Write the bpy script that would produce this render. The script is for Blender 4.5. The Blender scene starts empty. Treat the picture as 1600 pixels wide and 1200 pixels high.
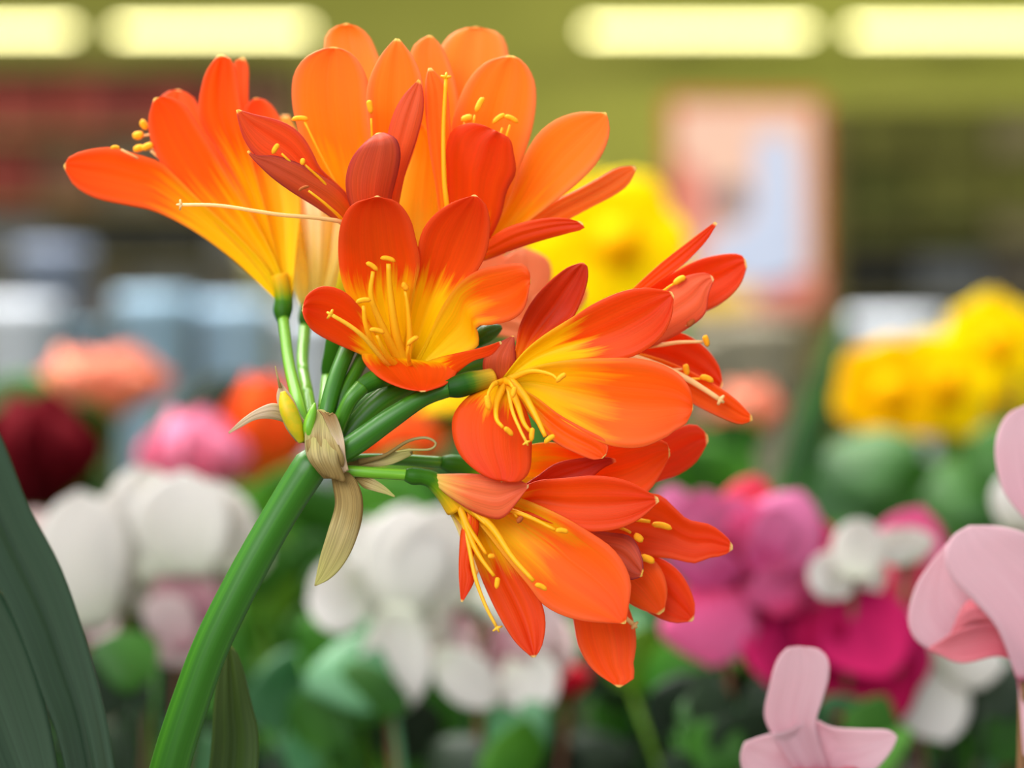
import bpy, bmesh, math, random
from mathutils import Vector, Matrix, noise as mnoise

# ------------------------------------------------------------------ camera, world, light
SC = bpy.context.scene
COL = SC.collection
CZ = 1.15                       # camera height
LENS = 85.0
T = 36.0 / LENS / 1600.0        # tangent per pixel
D0 = 0.64                       # focus distance
S = D0 * T                      # metres per pixel in the plane of focus

cam = bpy.data.cameras.new('camera'); camo = bpy.data.objects.new('camera', cam); COL.objects.link(camo)
camo.location = (0, 0, CZ); camo.rotation_euler = (math.pi/2, 0, 0)
cam.lens = LENS; cam.sensor_width = 36; cam.clip_start = 0.02; cam.clip_end = 100
cam.dof.use_dof = True; cam.dof.focus_distance = D0; cam.dof.aperture_fstop = 5.6
SC.camera = camo

w = bpy.data.worlds.new('daylight'); SC.world = w; w.use_nodes = True
w.node_tree.nodes['Background'].inputs[0].default_value = (0.93, 0.97, 1.0, 1)
w.node_tree.nodes['Background'].inputs[1].default_value = 0.78

def area(name, loc, target, size, power, color):
    l = bpy.data.lights.new(name, 'AREA'); l.shape = 'RECTANGLE'; l.size = size[0]; l.size_y = size[1]
    l.energy = power; l.color = color
    o = bpy.data.objects.new(name, l); COL.objects.link(o); o.location = loc
    o.rotation_euler = (Vector(target) - Vector(loc)).to_track_quat('-Z', 'Y').to_euler()
    return o
area('overhead_fill', (-0.9, 1.5, 3.2), (0, 0.8, 1.1), (2.2, 1.6), 150, (1, 0.98, 0.94))  # unseen softbox added overhead for soft top light and petal rims
area('front_fill', (-1.3, -1.9, 2.5), (0, 0.8, 1.0), (2.4, 1.6), 75, (0.97, 0.98, 1))  # added fill light from the front left, no window behind it

area('wall_fill_right', (3.2, 11.2, 3.9), (3.2, 13.9, 1.9), (4.5, 1.0), 95, (1, 0.95, 0.62))  # unseen light added to lift the right part of the back wall
area('shelf_fill_left', (-2.6, 9.0, 3.9), (-2.0, 9.4, 1.0), (4.0, 1.5), 300, (1, 0.9, 0.78))  # unseen light added to brighten the shelf at the back left
area('tub_fill', (-0.6, 2.7, 3.5), (-0.4, 3.2, 1.0), (2.4, .8), 50, (1, 0.98, 0.96))  # unseen light added above the far bench to brighten the tubs
area('wall_fill_middle', (0.3, 10.5, 3.9), (0.3, 13.9, 2.4), (3.0, 1.0), 14, (1, 0.95, 0.62))  # weaker unseen light added for the middle of the back wall

SC.view_settings.view_transform = 'Standard'; SC.view_settings.look = 'None'
SC.view_settings.exposure = 0.3; SC.view_settings.gamma = 1.0
SC.view_settings.use_curve_mapping = False

# ------------------------------------------------------------------ helpers
def P(px, py, d):
    return Vector((T*(px-800)*d, d, CZ - T*(py-600)*d))
def PF(px, py, dp):
    return P(px, py, D0 + dp*S)

def lin(c):
    r = []
    for v in c:
        v = v/255.0
        r.append(v/12.92 if v <= 0.04045 else ((v+0.055)/1.055)**2.4)
    return (r[0], r[1], r[2], 1)

MATS = {}
def base_nodes(name):
    m = bpy.data.materials.new(name); m.use_nodes = True
    nt = m.node_tree; nt.nodes.clear()
    out = nt.nodes.new('ShaderNodeOutputMaterial')
    return m, nt, out

def mixn(nt, a, b, f, mode='MIX'):
    n = nt.nodes.new('ShaderNodeMix'); n.data_type = 'RGBA'; n.blend_type = mode
    for k, v in ((0, f), (6, a), (7, b)):
        if hasattr(v, 'node'): nt.links.new(v, n.inputs[k])
        else: n.inputs[k].default_value = v
    return n.outputs[2]

def petal_mat(name, throat, near, mid, far, tip, transl=0.4, rough=0.5, vein=0.16, spec=0.18, edge=None, tipcut=0.982, sheen=0.0, nscale=1.0, soft=0.0):
    """procedural petal: colour runs from throat to tip along the UV v axis, with fine veins across u"""
    m, nt, out = base_nodes(name); N = nt.nodes; Lk = nt.links
    uv = N.new('ShaderNodeUVMap'); uv.uv_map = 'UVMap'
    sep = N.new('ShaderNodeSeparateXYZ'); Lk.new(uv.outputs[0], sep.inputs[0])
    mp = N.new('ShaderNodeMapping'); mp.inputs['Scale'].default_value = (34, 1.3, 1)
    Lk.new(uv.outputs[0], mp.inputs[0])
    nz = N.new('ShaderNodeTexNoise'); nz.inputs['Scale'].default_value = 1.0; nz.inputs['Detail'].default_value = 3
    oi = N.new('ShaderNodeObjectInfo')
    add = N.new('ShaderNodeVectorMath'); add.operation = 'ADD'
    cmb = N.new('ShaderNodeCombineXYZ')
    mul = N.new('ShaderNodeMath'); mul.operation = 'MULTIPLY'; mul.inputs[1].default_value = 50
    Lk.new(oi.outputs['Random'], mul.inputs[0]); Lk.new(mul.outputs[0], cmb.inputs[2])
    Lk.new(mp.outputs[0], add.inputs[0]); Lk.new(cmb.outputs[0], add.inputs[1]); Lk.new(add.outputs[0], nz.inputs['Vector'])
    mp2 = N.new('ShaderNodeMapping'); mp2.inputs['Scale'].default_value = (7, 1.6, 1); Lk.new(uv.outputs[0], mp2.inputs[0])
    add2 = N.new('ShaderNodeVectorMath'); add2.operation = 'ADD'; Lk.new(mp2.outputs[0], add2.inputs[0]); Lk.new(cmb.outputs[0], add2.inputs[1])
    nz2 = N.new('ShaderNodeTexNoise'); nz2.inputs['Scale'].default_value = 1.0; nz2.inputs['Detail'].default_value = 4; Lk.new(add2.outputs[0], nz2.inputs['Vector'])
    # factor = v + 0.3*(noise2-.5) + .12*(noise-.5)
    def mth(op, a, b):
        n = N.new('ShaderNodeMath'); n.operation = op
        for i, v in enumerate((a, b)):
            if hasattr(v, 'node'): Lk.new(v, n.inputs[i])
            else: n.inputs[i].default_value = v
        return n.outputs[0]
    f = mth('ADD', sep.outputs[1], mth('MULTIPLY', mth('SUBTRACT', nz2.outputs[0], 0.5), 0.40*nscale))
    f = mth('ADD', f, mth('MULTIPLY', mth('SUBTRACT', nz.outputs[0], 0.5), 0.22*nscale))
    cr = N.new('ShaderNodeValToRGB'); e = cr.color_ramp.elements
    e[0].position = 0.10; e[0].color = lin(throat)
    e[1].position = 1.0; e[1].color = lin(far)
    a = cr.color_ramp.elements.new(0.39-soft*.5); a.color = lin(near)
    a = cr.color_ramp.elements.new(0.52+soft); a.color = lin(mid)
    Lk.new(f, cr.inputs[0])
    col = cr.outputs[0]
    # fine veins darken / lighten
    vr = N.new('ShaderNodeMapRange'); vr.inputs[1].default_value = 0.3; vr.inputs[2].default_value = 0.7
    vr.inputs[3].default_value = 1-vein; vr.inputs[4].default_value = 1+vein*0.5
    Lk.new(nz.outputs[0], vr.inputs[0])
    col = mixn(nt, col, vr.outputs[0], 1.0, 'MULTIPLY')
    if edge:
        eu = mth('ABSOLUTE', mth('SUBTRACT', sep.outputs[0], 0.5), 0)
        er = N.new('ShaderNodeMapRange'); er.inputs[1].default_value = 0.36; er.inputs[2].default_value = 0.5
        Lk.new(eu, er.inputs[0])
        col = mixn(nt, col, lin(edge), mth('MULTIPLY', er.outputs[0], mth('MULTIPLY', sep.outputs[1], 0.8)))
    tr = N.new('ShaderNodeMapRange'); tr.inputs[1].default_value = tipcut; tr.inputs[2].default_value = tipcut+0.012
    Lk.new(sep.outputs[1], tr.inputs[0])
    col = mixn(nt, col, lin(tip), tr.outputs[0])
    bs = N.new('ShaderNodeBsdfPrincipled'); bs.inputs['Roughness'].default_value = rough
    bs.inputs['Specular IOR Level'].default_value = spec
    bs.inputs['Sheen Weight'].default_value = sheen; bs.inputs['Sheen Roughness'].default_value = 0.4; bs.inputs['Sheen Tint'].default_value = (1, 0.75, 0.6, 1)
    Lk.new(col, bs.inputs['Base Color'])
    tl = N.new('ShaderNodeBsdfTranslucent'); Lk.new(col, tl.inputs[0])
    mx = N.new('ShaderNodeMixShader'); mx.inputs[0].default_value = transl
    Lk.new(bs.outputs[0], mx.inputs[1]); Lk.new(tl.outputs[0], mx.inputs[2])
    bp = N.new('ShaderNodeBump'); bp.inputs['Strength'].default_value = 0.14; bp.inputs['Distance'].default_value = 0.0006
    Lk.new(nz.outputs[0], bp.inputs['Height']); Lk.new(bp.outputs[0], bs.inputs['Normal'])
    Lk.new(mx.outputs[0], out.inputs[0])
    MATS[name] = m
    return m

def plain(name, c1, c2=None, rough=0.5, scale=30, transl=0.0, spec=0.4, bump=0.0, stretch=(1, 1, 1), metal=0.0):
    m, nt, out = base_nodes(name); N = nt.nodes; Lk = nt.links
    bs = N.new('ShaderNodeBsdfPrincipled'); bs.inputs['Roughness'].default_value = rough
    bs.inputs['Specular IOR Level'].default_value = spec; bs.inputs['Metallic'].default_value = metal
    tc = N.new('ShaderNodeTexCoord'); mp = N.new('ShaderNodeMapping'); mp.inputs['Scale'].default_value = stretch
    Lk.new(tc.outputs['Object'], mp.inputs[0])
    nz = N.new('ShaderNodeTexNoise'); nz.inputs['Scale'].default_value = scale; nz.inputs['Detail'].default_value = 4
    Lk.new(mp.outputs[0], nz.inputs['Vector'])
    vr = N.new('ShaderNodeMapRange'); vr.inputs[1].default_value = 0.35; vr.inputs[2].default_value = 0.65
    Lk.new(nz.outputs[0], vr.inputs[0])
    col = mixn(nt, lin(c1), lin(c2 or c1), vr.outputs[0])
    Lk.new(col, bs.inputs['Base Color'])
    if bump:
        bp = N.new('ShaderNodeBump'); bp.inputs['Strength'].default_value = bump; bp.inputs['Distance'].default_value = 0.001
        Lk.new(nz.outputs[0], bp.inputs['Height']); Lk.new(bp.outputs[0], bs.inputs['Normal'])
    if transl:
        tl = N.new('ShaderNodeBsdfTranslucent'); Lk.new(col, tl.inputs[0])
        mx = N.new('ShaderNodeMixShader'); mx.inputs[0].default_value = transl
        Lk.new(bs.outputs[0], mx.inputs[1]); Lk.new(tl.outputs[0], mx.inputs[2]); Lk.new(mx.outputs[0], out.inputs[0])
    else:
        Lk.new(bs.outputs[0], out.inputs[0])
    MATS[name] = m
    return m

def stem_mat(name, a, b, c):
    """green stalk with length-wise streaks"""
    m, nt, out = base_nodes(name); N = nt.nodes; Lk = nt.links
    uv = N.new('ShaderNodeUVMap'); uv.uv_map = 'UVMap'
    mp = N.new('ShaderNodeMapping'); mp.inputs['Scale'].default_value = (14, 1.0, 1); Lk.new(uv.outputs[0], mp.inputs[0])
    nz = N.new('ShaderNodeTexNoise'); nz.inputs['Scale'].default_value = 1; nz.inputs['Detail'].default_value = 3; Lk.new(mp.outputs[0], nz.inputs['Vector'])
    cr = N.new('ShaderNodeValToRGB'); e = cr.color_ramp.elements
    e[0].position = 0.3; e[0].color = lin(a); e[1].position = 0.7; e[1].color = lin(c)
    x = e.new(0.5); x.color = lin(b)
    Lk.new(nz.outputs[0], cr.inputs[0])
    bs = N.new('ShaderNodeBsdfPrincipled'); bs.inputs['Roughness'].default_value = 0.38; bs.inputs['Specular IOR Level'].default_value = 0.4
    Lk.new(cr.outputs[0], bs.inputs['Base Color'])
    bp = N.new('ShaderNodeBump'); bp.inputs['Strength'].default_value = 0.2; bp.inputs['Distance'].default_value = 0.0005
    Lk.new(nz.outputs[0], bp.inputs['Height']); Lk.new(bp.outputs[0], bs.inputs['Normal'])
    Lk.new(bs.outputs[0], out.inputs[0]); MATS[name] = m
    return m

def link(name, bm, mats, parent=None, smooth=True, thick=0.0, moff=0):
    me = bpy.data.meshes.new(name); bm.to_mesh(me); bm.free()
    o = bpy.data.objects.new(name, me); COL.objects.link(o)
    for m in mats: me.materials.append(m if not isinstance(m, str) else MATS[m])
    if smooth:
        for p in me.polygons: p.use_smooth = True
    if thick:
        md = o.modifiers.new('thickness', 'SOLIDIFY'); md.thickness = thick; md.offset = -1; md.material_offset = moff
        md.use_rim = True
    if parent is not None:
        o.parent = parent
        o.matrix_parent_inverse = Matrix.Translation(-WL.get(parent.name, Vector((0, 0, 0))))
    return o
WL = {}
def tag(o, label=None, cat=None, group=None, kind=None):
    if label: o['label'] = label
    if cat: o['category'] = cat
    if group: o['group'] = group
    if kind: o['kind'] = kind
    return o
def thing(name, label, cat, loc, group=None):
    o = bpy.data.objects.new(name, None); COL.objects.link(o); o.location = loc; o.empty_display_size = 0.02
    o.matrix_world = Matrix.Translation(Vector(loc)); WL[o.name] = Vector(loc)
    return tag(o, label, cat, group)

def cr_spline(pts, n):
    """arc-length resampled Catmull-Rom through pts (tuples of any length)"""
    pts = [Vector(p) if len(p) < 4 else list(p) for p in pts]
    pts = [list(p) for p in pts]; k = len(pts[0])
    ext = [[2*pts[0][i]-pts[1][i] for i in range(k)]] + pts + [[2*pts[-1][i]-pts[-2][i] for i in range(k)]]
    dense = []
    for s in range(len(pts)-1):
        p0, p1, p2, p3 = ext[s:s+4]
        for j in range(16):
            t = j/16.0
            dense.append([0.5*((2*p1[i]) + (-p0[i]+p2[i])*t + (2*p0[i]-5*p1[i]+4*p2[i]-p3[i])*t*t + (-p0[i]+3*p1[i]-3*p2[i]+p3[i])*t**3) for i in range(k)])
    dense.append(pts[-1])
    acc = [0]
    for a, b in zip(dense, dense[1:]):
        acc.append(acc[-1] + math.dist(a[:min(k, 3)], b[:min(k, 3)]))
    res = []; j = 0
    for i in range(n):
        tgt = acc[-1]*i/(n-1)
        while j < len(acc)-2 and acc[j+1] < tgt: j += 1
        d = acc[j+1]-acc[j]; f = (tgt-acc[j])/d if d > 1e-12 else 0
        res.append([dense[j][q]+(dense[j+1][q]-dense[j][q])*f for q in range(k)])
    return res

def grid_mesh(pos, uvs, nu, nv, face_camera=True, toward=None):
    bm = bmesh.new(); uvl = bm.loops.layers.uv.new('UVMap')
    vs = [[bm.verts.new(pos[i][j]) for j in range(nu)] for i in range(nv)]
    for i in range(nv-1):
        for j in range(nu-1):
            f = bm.faces.new((vs[i][j], vs[i][j+1], vs[i+1][j+1], vs[i+1][j]))
            for lp, (a, b) in zip(f.loops, ((i, j), (i, j+1), (i+1, j+1), (i+1, j))):
                lp[uvl].uv = uvs[a][b]
    bmesh.ops.remove_doubles(bm, verts=bm.verts, dist=1e-6)
    bm.normal_update()
    s = Vector((0, 0, 0))
    for f in bm.faces: s += f.normal*f.calc_area()
    if s.y > 0:
        bmesh.ops.reverse_faces(bm, faces=bm.faces)
    return bm

def petal(parent, L, R, dep, mats=('orange_inner', 'orange_outer'), y=0.4, cup=0, tilt=0, rib=3.0, wav=2.0, name='petal', thick=0.00035, pf=PF, seed=None, nu=15, nv=30, mask=None):
    """petal traced edge by edge (base to tip); dep = depth along the petal, cup = hollow, tilt = one edge nearer"""
    rnd = random.Random(seed if seed is not None else int(L[0][0]*7+L[-1][1]*13+R[1][0]*3))
    a = cr_spline(L, nv); b = cr_spline(R, nv)
    dd = cr_spline([(i*10.0, d) for i, d in enumerate(dep)], nv) if len(dep) > 1 else [(0, dep[0])]*nv
    ph = rnd.random()*6.28
    pos, uvs = [], []
    for i in range(nv):
        v = i/(nv-1)
        if v < y: vv = 0.4*v/y
        else: vv = 0.4+0.6*(v-y)/(1-y)
        wd = math.dist(a[i], b[i])
        env = min(1, wd/40.0)
        row, ru = [], []
        for j in range(nu):
            u = j/(nu-1); c = 2*u-1
            x = a[i][0]*(1-u)+b[i][0]*u; yy = a[i][1]*(1-u)+b[i][1]*u
            d = dd[i][1] + tilt*c*0.5*env + cup*(1-c*c)*env*math.sin(math.pi*min(1, 0.15+v*0.9))
            d += rib*math.exp(-(c*7)**2)*env
            d += wav*env*c*c*math.sin(ph+v*9+c*2.0) + 0.8*math.sin(ph*2+c*9)*env
            row.append(pf(x, yy, d)); ru.append((u, vv))
        pos.append(row); uvs.append(ru)
    bm = grid_mesh(pos, uvs, nu, nv)
    return link(name, bm, [mats[0], mats[1]], parent, thick=thick, moff=1)

def tube(parent, name, pts, mat, pf=PF, seg=14, caps=True, flat=1.0, ridge=0.0, nsub=None, sc=S, extra=None, dist_scale=True):
    """round stem through (px, py, depth, radius px)"""
    n = nsub or max(6, len(pts)*6)
    sp = cr_spline(pts, n)
    C = [pf(p[0], p[1], p[2]) for p in sp]
    rr = [p[3]*(c.y*T) for p, c in zip(sp, C)]
    bm = bmesh.new(); add_tube(bm, C, rr, seg, flat, ridge)
    return link(name, bm, [mat], parent)

def add_tube(bm, C, rr, seg=12, flat=1.0, ridge=0.0, mi=0):
    uvl = bm.loops.layers.uv.get('UVMap') or bm.loops.layers.uv.new('UVMap')
    rings = []; n = len(C)
    for i in range(n):
        t = (C[min(i+1, n-1)]-C[max(i-1, 0)]).normalized()
        ref = Vector((0, 1, 0)) if abs(t.y) < 0.9 else Vector((1, 0, 0))
        sx = t.cross(ref).normalized(); sy = sx.cross(t).normalized()
        ring = []
        for k in range(seg):
            th = 2*math.pi*k/seg
            r = rr[i]*(1+ridge*math.cos(4*th))
            ring.append(bm.verts.new(C[i]+sx*math.cos(th)*r+sy*math.sin(th)*r*flat))
        rings.append(ring)
    for i in range(n-1):
        for k in range(seg):
            k2 = (k+1) % seg
            f = bm.faces.new((rings[i][k], rings[i+1][k], rings[i+1][k2], rings[i][k2])); f.material_index = mi
            for lp, (a, b) in zip(f.loops, ((i, k), (i+1, k), (i+1, k+1), (i, k+1))): lp[uvl].uv = (b/seg, a/(n-1))
    for ring, C0, sgn in ((rings[0], C[0], 1), (rings[-1], C[-1], -1)):
        f = bm.faces.new(ring if sgn == 1 else ring[::-1]); f.material_index = mi
    bmesh.ops.recalc_face_normals(bm, faces=bm.faces)

def stamen(parent, pts, anther=None, r=3.2, ar=4.2, name='stamen', mats=('filament', 'anther'), alen=12):
    """filament through pts plus an anther lying across at angle (deg) with length"""
    sp = cr_spline([(p[0], p[1], p[2]) for p in pts], 18)
    C = [PF(*p) for p in sp]
    rr = [r*S*(1.55-1.0*(i/17)**.7) for i in range(18)]
    bm = bmesh.new(); add_tube(bm, C, rr, 8)
    if anther:
        ax, ay, ang = anther; ld = pts[-1][2]-3
        ca, sa = math.cos(math.radians(ang)), math.sin(math.radians(ang))
        pp = []
        for i in range(9):
            q = i/8*2-1
            pp.append((PF(ax+ca*q*alen, ay-sa*q*alen-2.5*(1-q*q)+1.2, ld-1+2*q), ar*S*max(0.15, math.sqrt(max(0, 1-q**4*0.95)))))
        add_tube(bm, [p[0] for p in pp], [p[1] for p in pp], 8, mi=1)
    return link(name, bm, list(mats), parent)

def style(parent, pts, r=2.8, star=6, mats=('style', 'style')):
    sp = cr_spline([(p[0], p[1], p[2]) for p in pts], 22)
    C = [PF(*p) for p in sp]
    bm = bmesh.new(); add_tube(bm, C, [r*S*(1.2-0.5*i/21) for i in range(22)], 8)
    e = pts[-1]; q = pts[-2]
    ang = math.atan2(e[1]-q[1], e[0]-q[0])
    for k in (-1, 0, 1):
        a = ang+k*0.95
        cc = [PF(e[0], e[1], e[2]), PF(e[0]+math.cos(a)*star*0.6, e[1]+math.sin(a)*star*0.6, e[2]-2), PF(e[0]+math.cos(a+k*.3)*star*1.4, e[1]+math.sin(a+k*.3)*star*1.4, e[2]-4*k)]
        add_tube(bm, cc, [r*S*.75, r*S*.6, r*S*.4], 6)
    return link('style', bm, list(mats), parent)

def blade(parent, name, B, Tp, width, mats, mid=None, roll=0.0, cup=0.15, kind='petal', y=0.4, nu=9, nv=14, thick=0.0004, wav=0.04, seed=0, view=Vector((0, 1, 0))):
    """free petal or leaf from base to tip in world space"""
    rnd = random.Random(seed); B = Vector(B); Tp = Vector(Tp)
    M = (B+Tp)/2 + (mid or Vector((0, 0, 0)))
    pos, uvs = [], []; ln = (Tp-B).length; ph = rnd.random()*6
    for i in range(nv):
        v = i/(nv-1)
        c = B*(1-v)**2 + M*2*v*(1-v) + Tp*v*v
        t = ((M-B)*(1-v)+(Tp-M)*v).normalized()
        sd = t.cross(view)
        if sd.length < 0.1: sd = t.cross(Vector((1, 0, 0)))
        sd.normalize(); sd = Matrix.Rotation(roll, 3, t) @ sd; nn = sd.cross(t).normalized()
        if kind == 'petal': pr = 0.40*(1-v) + math.sin(math.pi*min(1, v**1.25))**0.62 if v > 0 else 0.40
        elif kind == 'round': pr = math.sqrt(max(0, 1-(2*v-1)**2))*(1.05-0.1*v)
        elif kind == 'heart': pr = math.sin(math.pi*v**0.62)**0.75 if 0 < v < 1 else 0.0
        elif kind == 'strap': pr = (0.55+0.45*min(1, v*3))*math.sqrt(max(0, 1-v**5))
        else: pr = (math.sin(math.pi*v**0.75)**0.9) if 0 < v < 1 else 0.02
        if i == nv-1: pr = 0.0
        hw = width*0.5*pr; row, ru = [], []
        for j in range(nu):
            u = j/(nu-1); q = 2*u-1
            off = nn*(cup*hw*q*q + wav*width*math.sin(ph+v*8+q*2)*q*q)
            row.append(c+sd*q*hw+off); ru.append((u, (0.4*v/y if v < y else 0.4+0.6*(v-y)/(1-y))))
        pos.append(row); uvs.append(ru)
    bm = grid_mesh(pos, uvs, nu, nv)
    return link(name, bm, [mats, mats] if isinstance(mats, str) else list(mats), parent, thick=thick, moff=1 if not isinstance(mats, str) else 0)

def lathe(bm, cx, cy, prof, seg=32, mi=0):
    uvl = bm.loops.layers.uv.get('UVMap') or bm.loops.layers.uv.new('UVMap')
    rings = [[bm.verts.new((cx+r*math.cos(2*math.pi*k/seg), cy+r*math.sin(2*math.pi*k/seg), z)) for k in range(seg)] for r, z in prof]
    for a, b in zip(rings, rings[1:]):
        for k in range(seg):
            f = bm.faces.new((a[k], a[(k+1) % seg], b[(k+1) % seg], b[k])); f.material_index = mi
    bm.faces.new(rings[0][::-1]).material_index = mi
    bm.faces.new(rings[-1]).material_index = mi

def box(bm, x0, x1, y0, y1, z0, z1, mi=0):
    vs = [bm.verts.new((x, y, z)) for x in (x0, x1) for y in (y0, y1) for z in (z0, z1)]
    for q in ((0, 1, 3, 2), (4, 6, 7, 5), (0, 4, 5, 1), (2, 3, 7, 6), (0, 2, 6, 4), (1, 5, 7, 3)):
        bm.faces.new([vs[i] for i in q]).material_index = mi
    bmesh.ops.recalc_face_normals(bm, faces=bm.faces)
def bx(name, x0, x1, y0, y1, z0, z1, mat, parent=None, bevel=0.0):
    bm = bmesh.new(); box(bm, x0, x1, y0, y1, z0, z1)
    if bevel: bmesh.ops.bevel(bm, geom=bm.edges[:], offset=bevel, segments=2, affect='EDGES')
    return link(name, bm, [mat], parent, smooth=False)
def pot(parent, cx, cy, z0, r, h, mat, soil='soil'):
    bm = bmesh.new()
    lathe(bm, cx, cy, [(r*0.72, z0), (r*0.95, z0+h*0.8), (r*1.04, z0+h*0.8), (r*1.08, z0+h), (r*0.98, z0+h), (r*0.93, z0+h*0.85), (r*0.2, z0+h*0.86)])
    o = link('pot', bm, [mat], parent)
    bm = bmesh.new(); lathe(bm, cx, cy, [(r*0.935, z0+h*0.84), (r*0.90, z0+h*0.90), (r*0.3, z0+h*0.93)])
    link('soil', bm, [soil], parent)
    return z0+h*0.92

# ------------------------------------------------------------------ materials
petal_mat('red_inner', (255, 214, 0), (255, 200, 0), (238, 82, 0), (222, 52, 0), (255, 215, 130), transl=0.30, vein=0.08, edge=(238, 84, 36))
petal_mat('orange_inner', (255, 218, 8), (255, 192, 4), (255, 108, 4), (246, 82, 4), (255, 220, 120), transl=0.36, vein=0.09, soft=.06, edge=(244, 108, 60))  # edge colour paints a thin salmon highlight along the rim
petal_mat('amber_inner', (255, 214, 30), (255, 184, 10), (255, 154, 24), (255, 148, 54), (255, 225, 130), transl=0.48, vein=0.07, edge=(252, 158, 104))  # paler than orange: flower age plus backlight and edge sheen put into colour
petal_mat('orange_outer', (255, 214, 50), (255, 168, 20), (248, 104, 20), (238, 80, 18), (255, 220, 130), transl=0.38, vein=0.12, edge=(240, 110, 70))
petal_mat('amber_outer', (255, 210, 50), (255, 176, 30), (254, 144, 36), (250, 130, 48), (255, 225, 140), transl=0.45, vein=0.12, edge=(248, 140, 90))  # outer face, with the backlit paleness and salmon edge sheen painted in
petal_mat('mauve_outer', (250, 140, 30), (232, 98, 22), (216, 84, 32), (200, 80, 52), (255, 205, 90), transl=0.28, vein=0.20, edge=(150, 44, 60))
petal_mat('rust_inner', (250, 150, 30), (244, 120, 30), (234, 96, 34), (222, 90, 44), (255, 205, 90), transl=0.3, vein=0.18, edge=(196, 66, 60))
petal_mat('salmon_soft', (250, 190, 110), (252, 176, 110), (252, 168, 116), (250, 158, 110), (250, 158, 110), transl=.45, vein=.06)
petal_mat('darkred_inner', (250, 150, 20), (222, 72, 8), (204, 54, 6), (188, 40, 8), (250, 120, 60), transl=0.25, vein=0.15)
petal_mat('salmon_outer', (252, 220, 110), (250, 170, 90), (248, 130, 74), (240, 106, 66), (255, 220, 150), transl=0.38, vein=0.14, edge=(226, 80, 56))
petal_mat('cream_outer', (255, 240, 130), (255, 246, 205), (255, 224, 120), (255, 160, 40), (255, 220, 150), transl=0.38, vein=0.14)
stem_mat('stalk_green', (38, 92, 10), (46, 104, 14), (60, 120, 22))
stem_mat('pedicel_green', (44, 96, 10), (60, 116, 16), (84, 138, 26))
stem_mat('pedicel_light', (88, 150, 26), (104, 164, 34), (128, 178, 46))
petal_mat('ovary_green', (44, 96, 10), (56, 112, 12), (110, 150, 14), (255, 186, 20), (250, 180, 40), transl=0.1, vein=0.1, tipcut=2.0, nscale=.4)
petal_mat('ovary_dark', (24, 72, 8), (34, 84, 10), (70, 110, 14), (240, 180, 40), (250, 180, 40), transl=0.1, vein=0.1, tipcut=2.0, nscale=.4)
stem_mat('neck_yellow', (226, 176, 40), (240, 190, 40), (244, 170, 50))
plain('filament', (255, 190, 6), (255, 200, 24), rough=0.5, transl=0.3)
plain('filament_cream', (250, 205, 130), (255, 215, 150), rough=0.5, transl=0.3)
plain('anther', (255, 176, 0), (250, 160, 10), rough=0.8, scale=2500)
plain('anther_brown', (176, 84, 20), (150, 70, 20), rough=0.8)
plain('style', (255, 200, 40), (255, 206, 60), rough=0.45, transl=0.3)
plain('style_green', (190, 170, 30), (210, 190, 60), rough=0.45)
petal_mat('papery', (160, 130, 74), (176, 150, 92), (196, 176, 120), (196, 190, 110), (170, 150, 100), transl=0.3, rough=0.7, vein=0.35)
petal_mat('papery_pink', (170, 130, 80), (206, 184, 140), (226, 200, 170), (220, 190, 150), (200, 170, 130), transl=0.35, rough=0.7, vein=0.25)
plain('bud_yellow', (190, 190, 20), (226, 190, 10), rough=0.5, scale=400, transl=0.2)
petal_mat('strap_leaf', (38, 64, 34), (42, 68, 42), (50, 76, 56), (50, 76, 54), (80, 110, 70), transl=0.12, rough=0.35, vein=0.25, spec=0.6)
petal_mat('strap_leaf_olive', (26, 56, 16), (34, 64, 18), (50, 76, 24), (64, 82, 30), (80, 90, 30), transl=0.15, rough=0.4, vein=0.2)
# ------------------------------------------------------------------ setting
plain('wall_paint', (170, 174, 84), (158, 164, 74), rough=0.8, scale=1.2)
plain('ceiling_paint', (150, 150, 90), (140, 142, 86), rough=0.9, scale=3)
plain('floor_tile', (120, 112, 100), (104, 98, 88), rough=0.5, scale=5)
plain('pot_black', (40, 36, 34), (50, 44, 40), rough=0.5)
plain('pot_clay', (150, 84, 54), (134, 72, 46), rough=0.8)
plain('soil', (50, 36, 26), (30, 22, 18), rough=0.95, scale=400, bump=0.6)
plain('bench_metal', (120, 124, 120), (104, 108, 104), rough=0.5, scale=10)
plain('lamp_metal', (150, 150, 110), (140, 140, 100), rough=0.5)
def setting():
    def st(name, *a):
        o = bx(name, *a); o['kind'] = 'structure'; return o
    st('floor', -9, 9, -4, 14.2, -0.1, 0.0, 'floor_tile')
    st('wall_back', -9, 9, 14.0, 14.2, 0.0, 4.0, 'wall_paint')
    st('wall_left', -9.2, -9, -4, 14.2, 0.0, 4.0, 'wall_paint')
    st('wall_right', 9, 9.2, -4, 14.2, 0.0, 4.0, 'wall_paint')
    st('ceiling', -9.2, 9.2, 5.0, 14.2, 4.0, 4.1, 'ceiling_paint')
setting()

def bench(name, label, x0, x1, y0, y1, zt):
    t = thing(name, label, 'table', ((x0+x1)/2, (y0+y1)/2, 0))
    bx('table_top', x0, x1, y0, y1, zt-0.03, zt, 'bench_metal', t, 0.004)
    for x in (x0+0.05, x1-0.09):
        for y in (y0+0.05, y1-0.09):
            bx('leg', x, x+0.04, y, y+0.04, 0, zt-0.03, 'bench_metal', t)
    return t
ZT = 0.76
bench('plant_bench', 'grey metal bench under the potted flowers', -1.0, 1.0, 0.45, 2.3, ZT)

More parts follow.
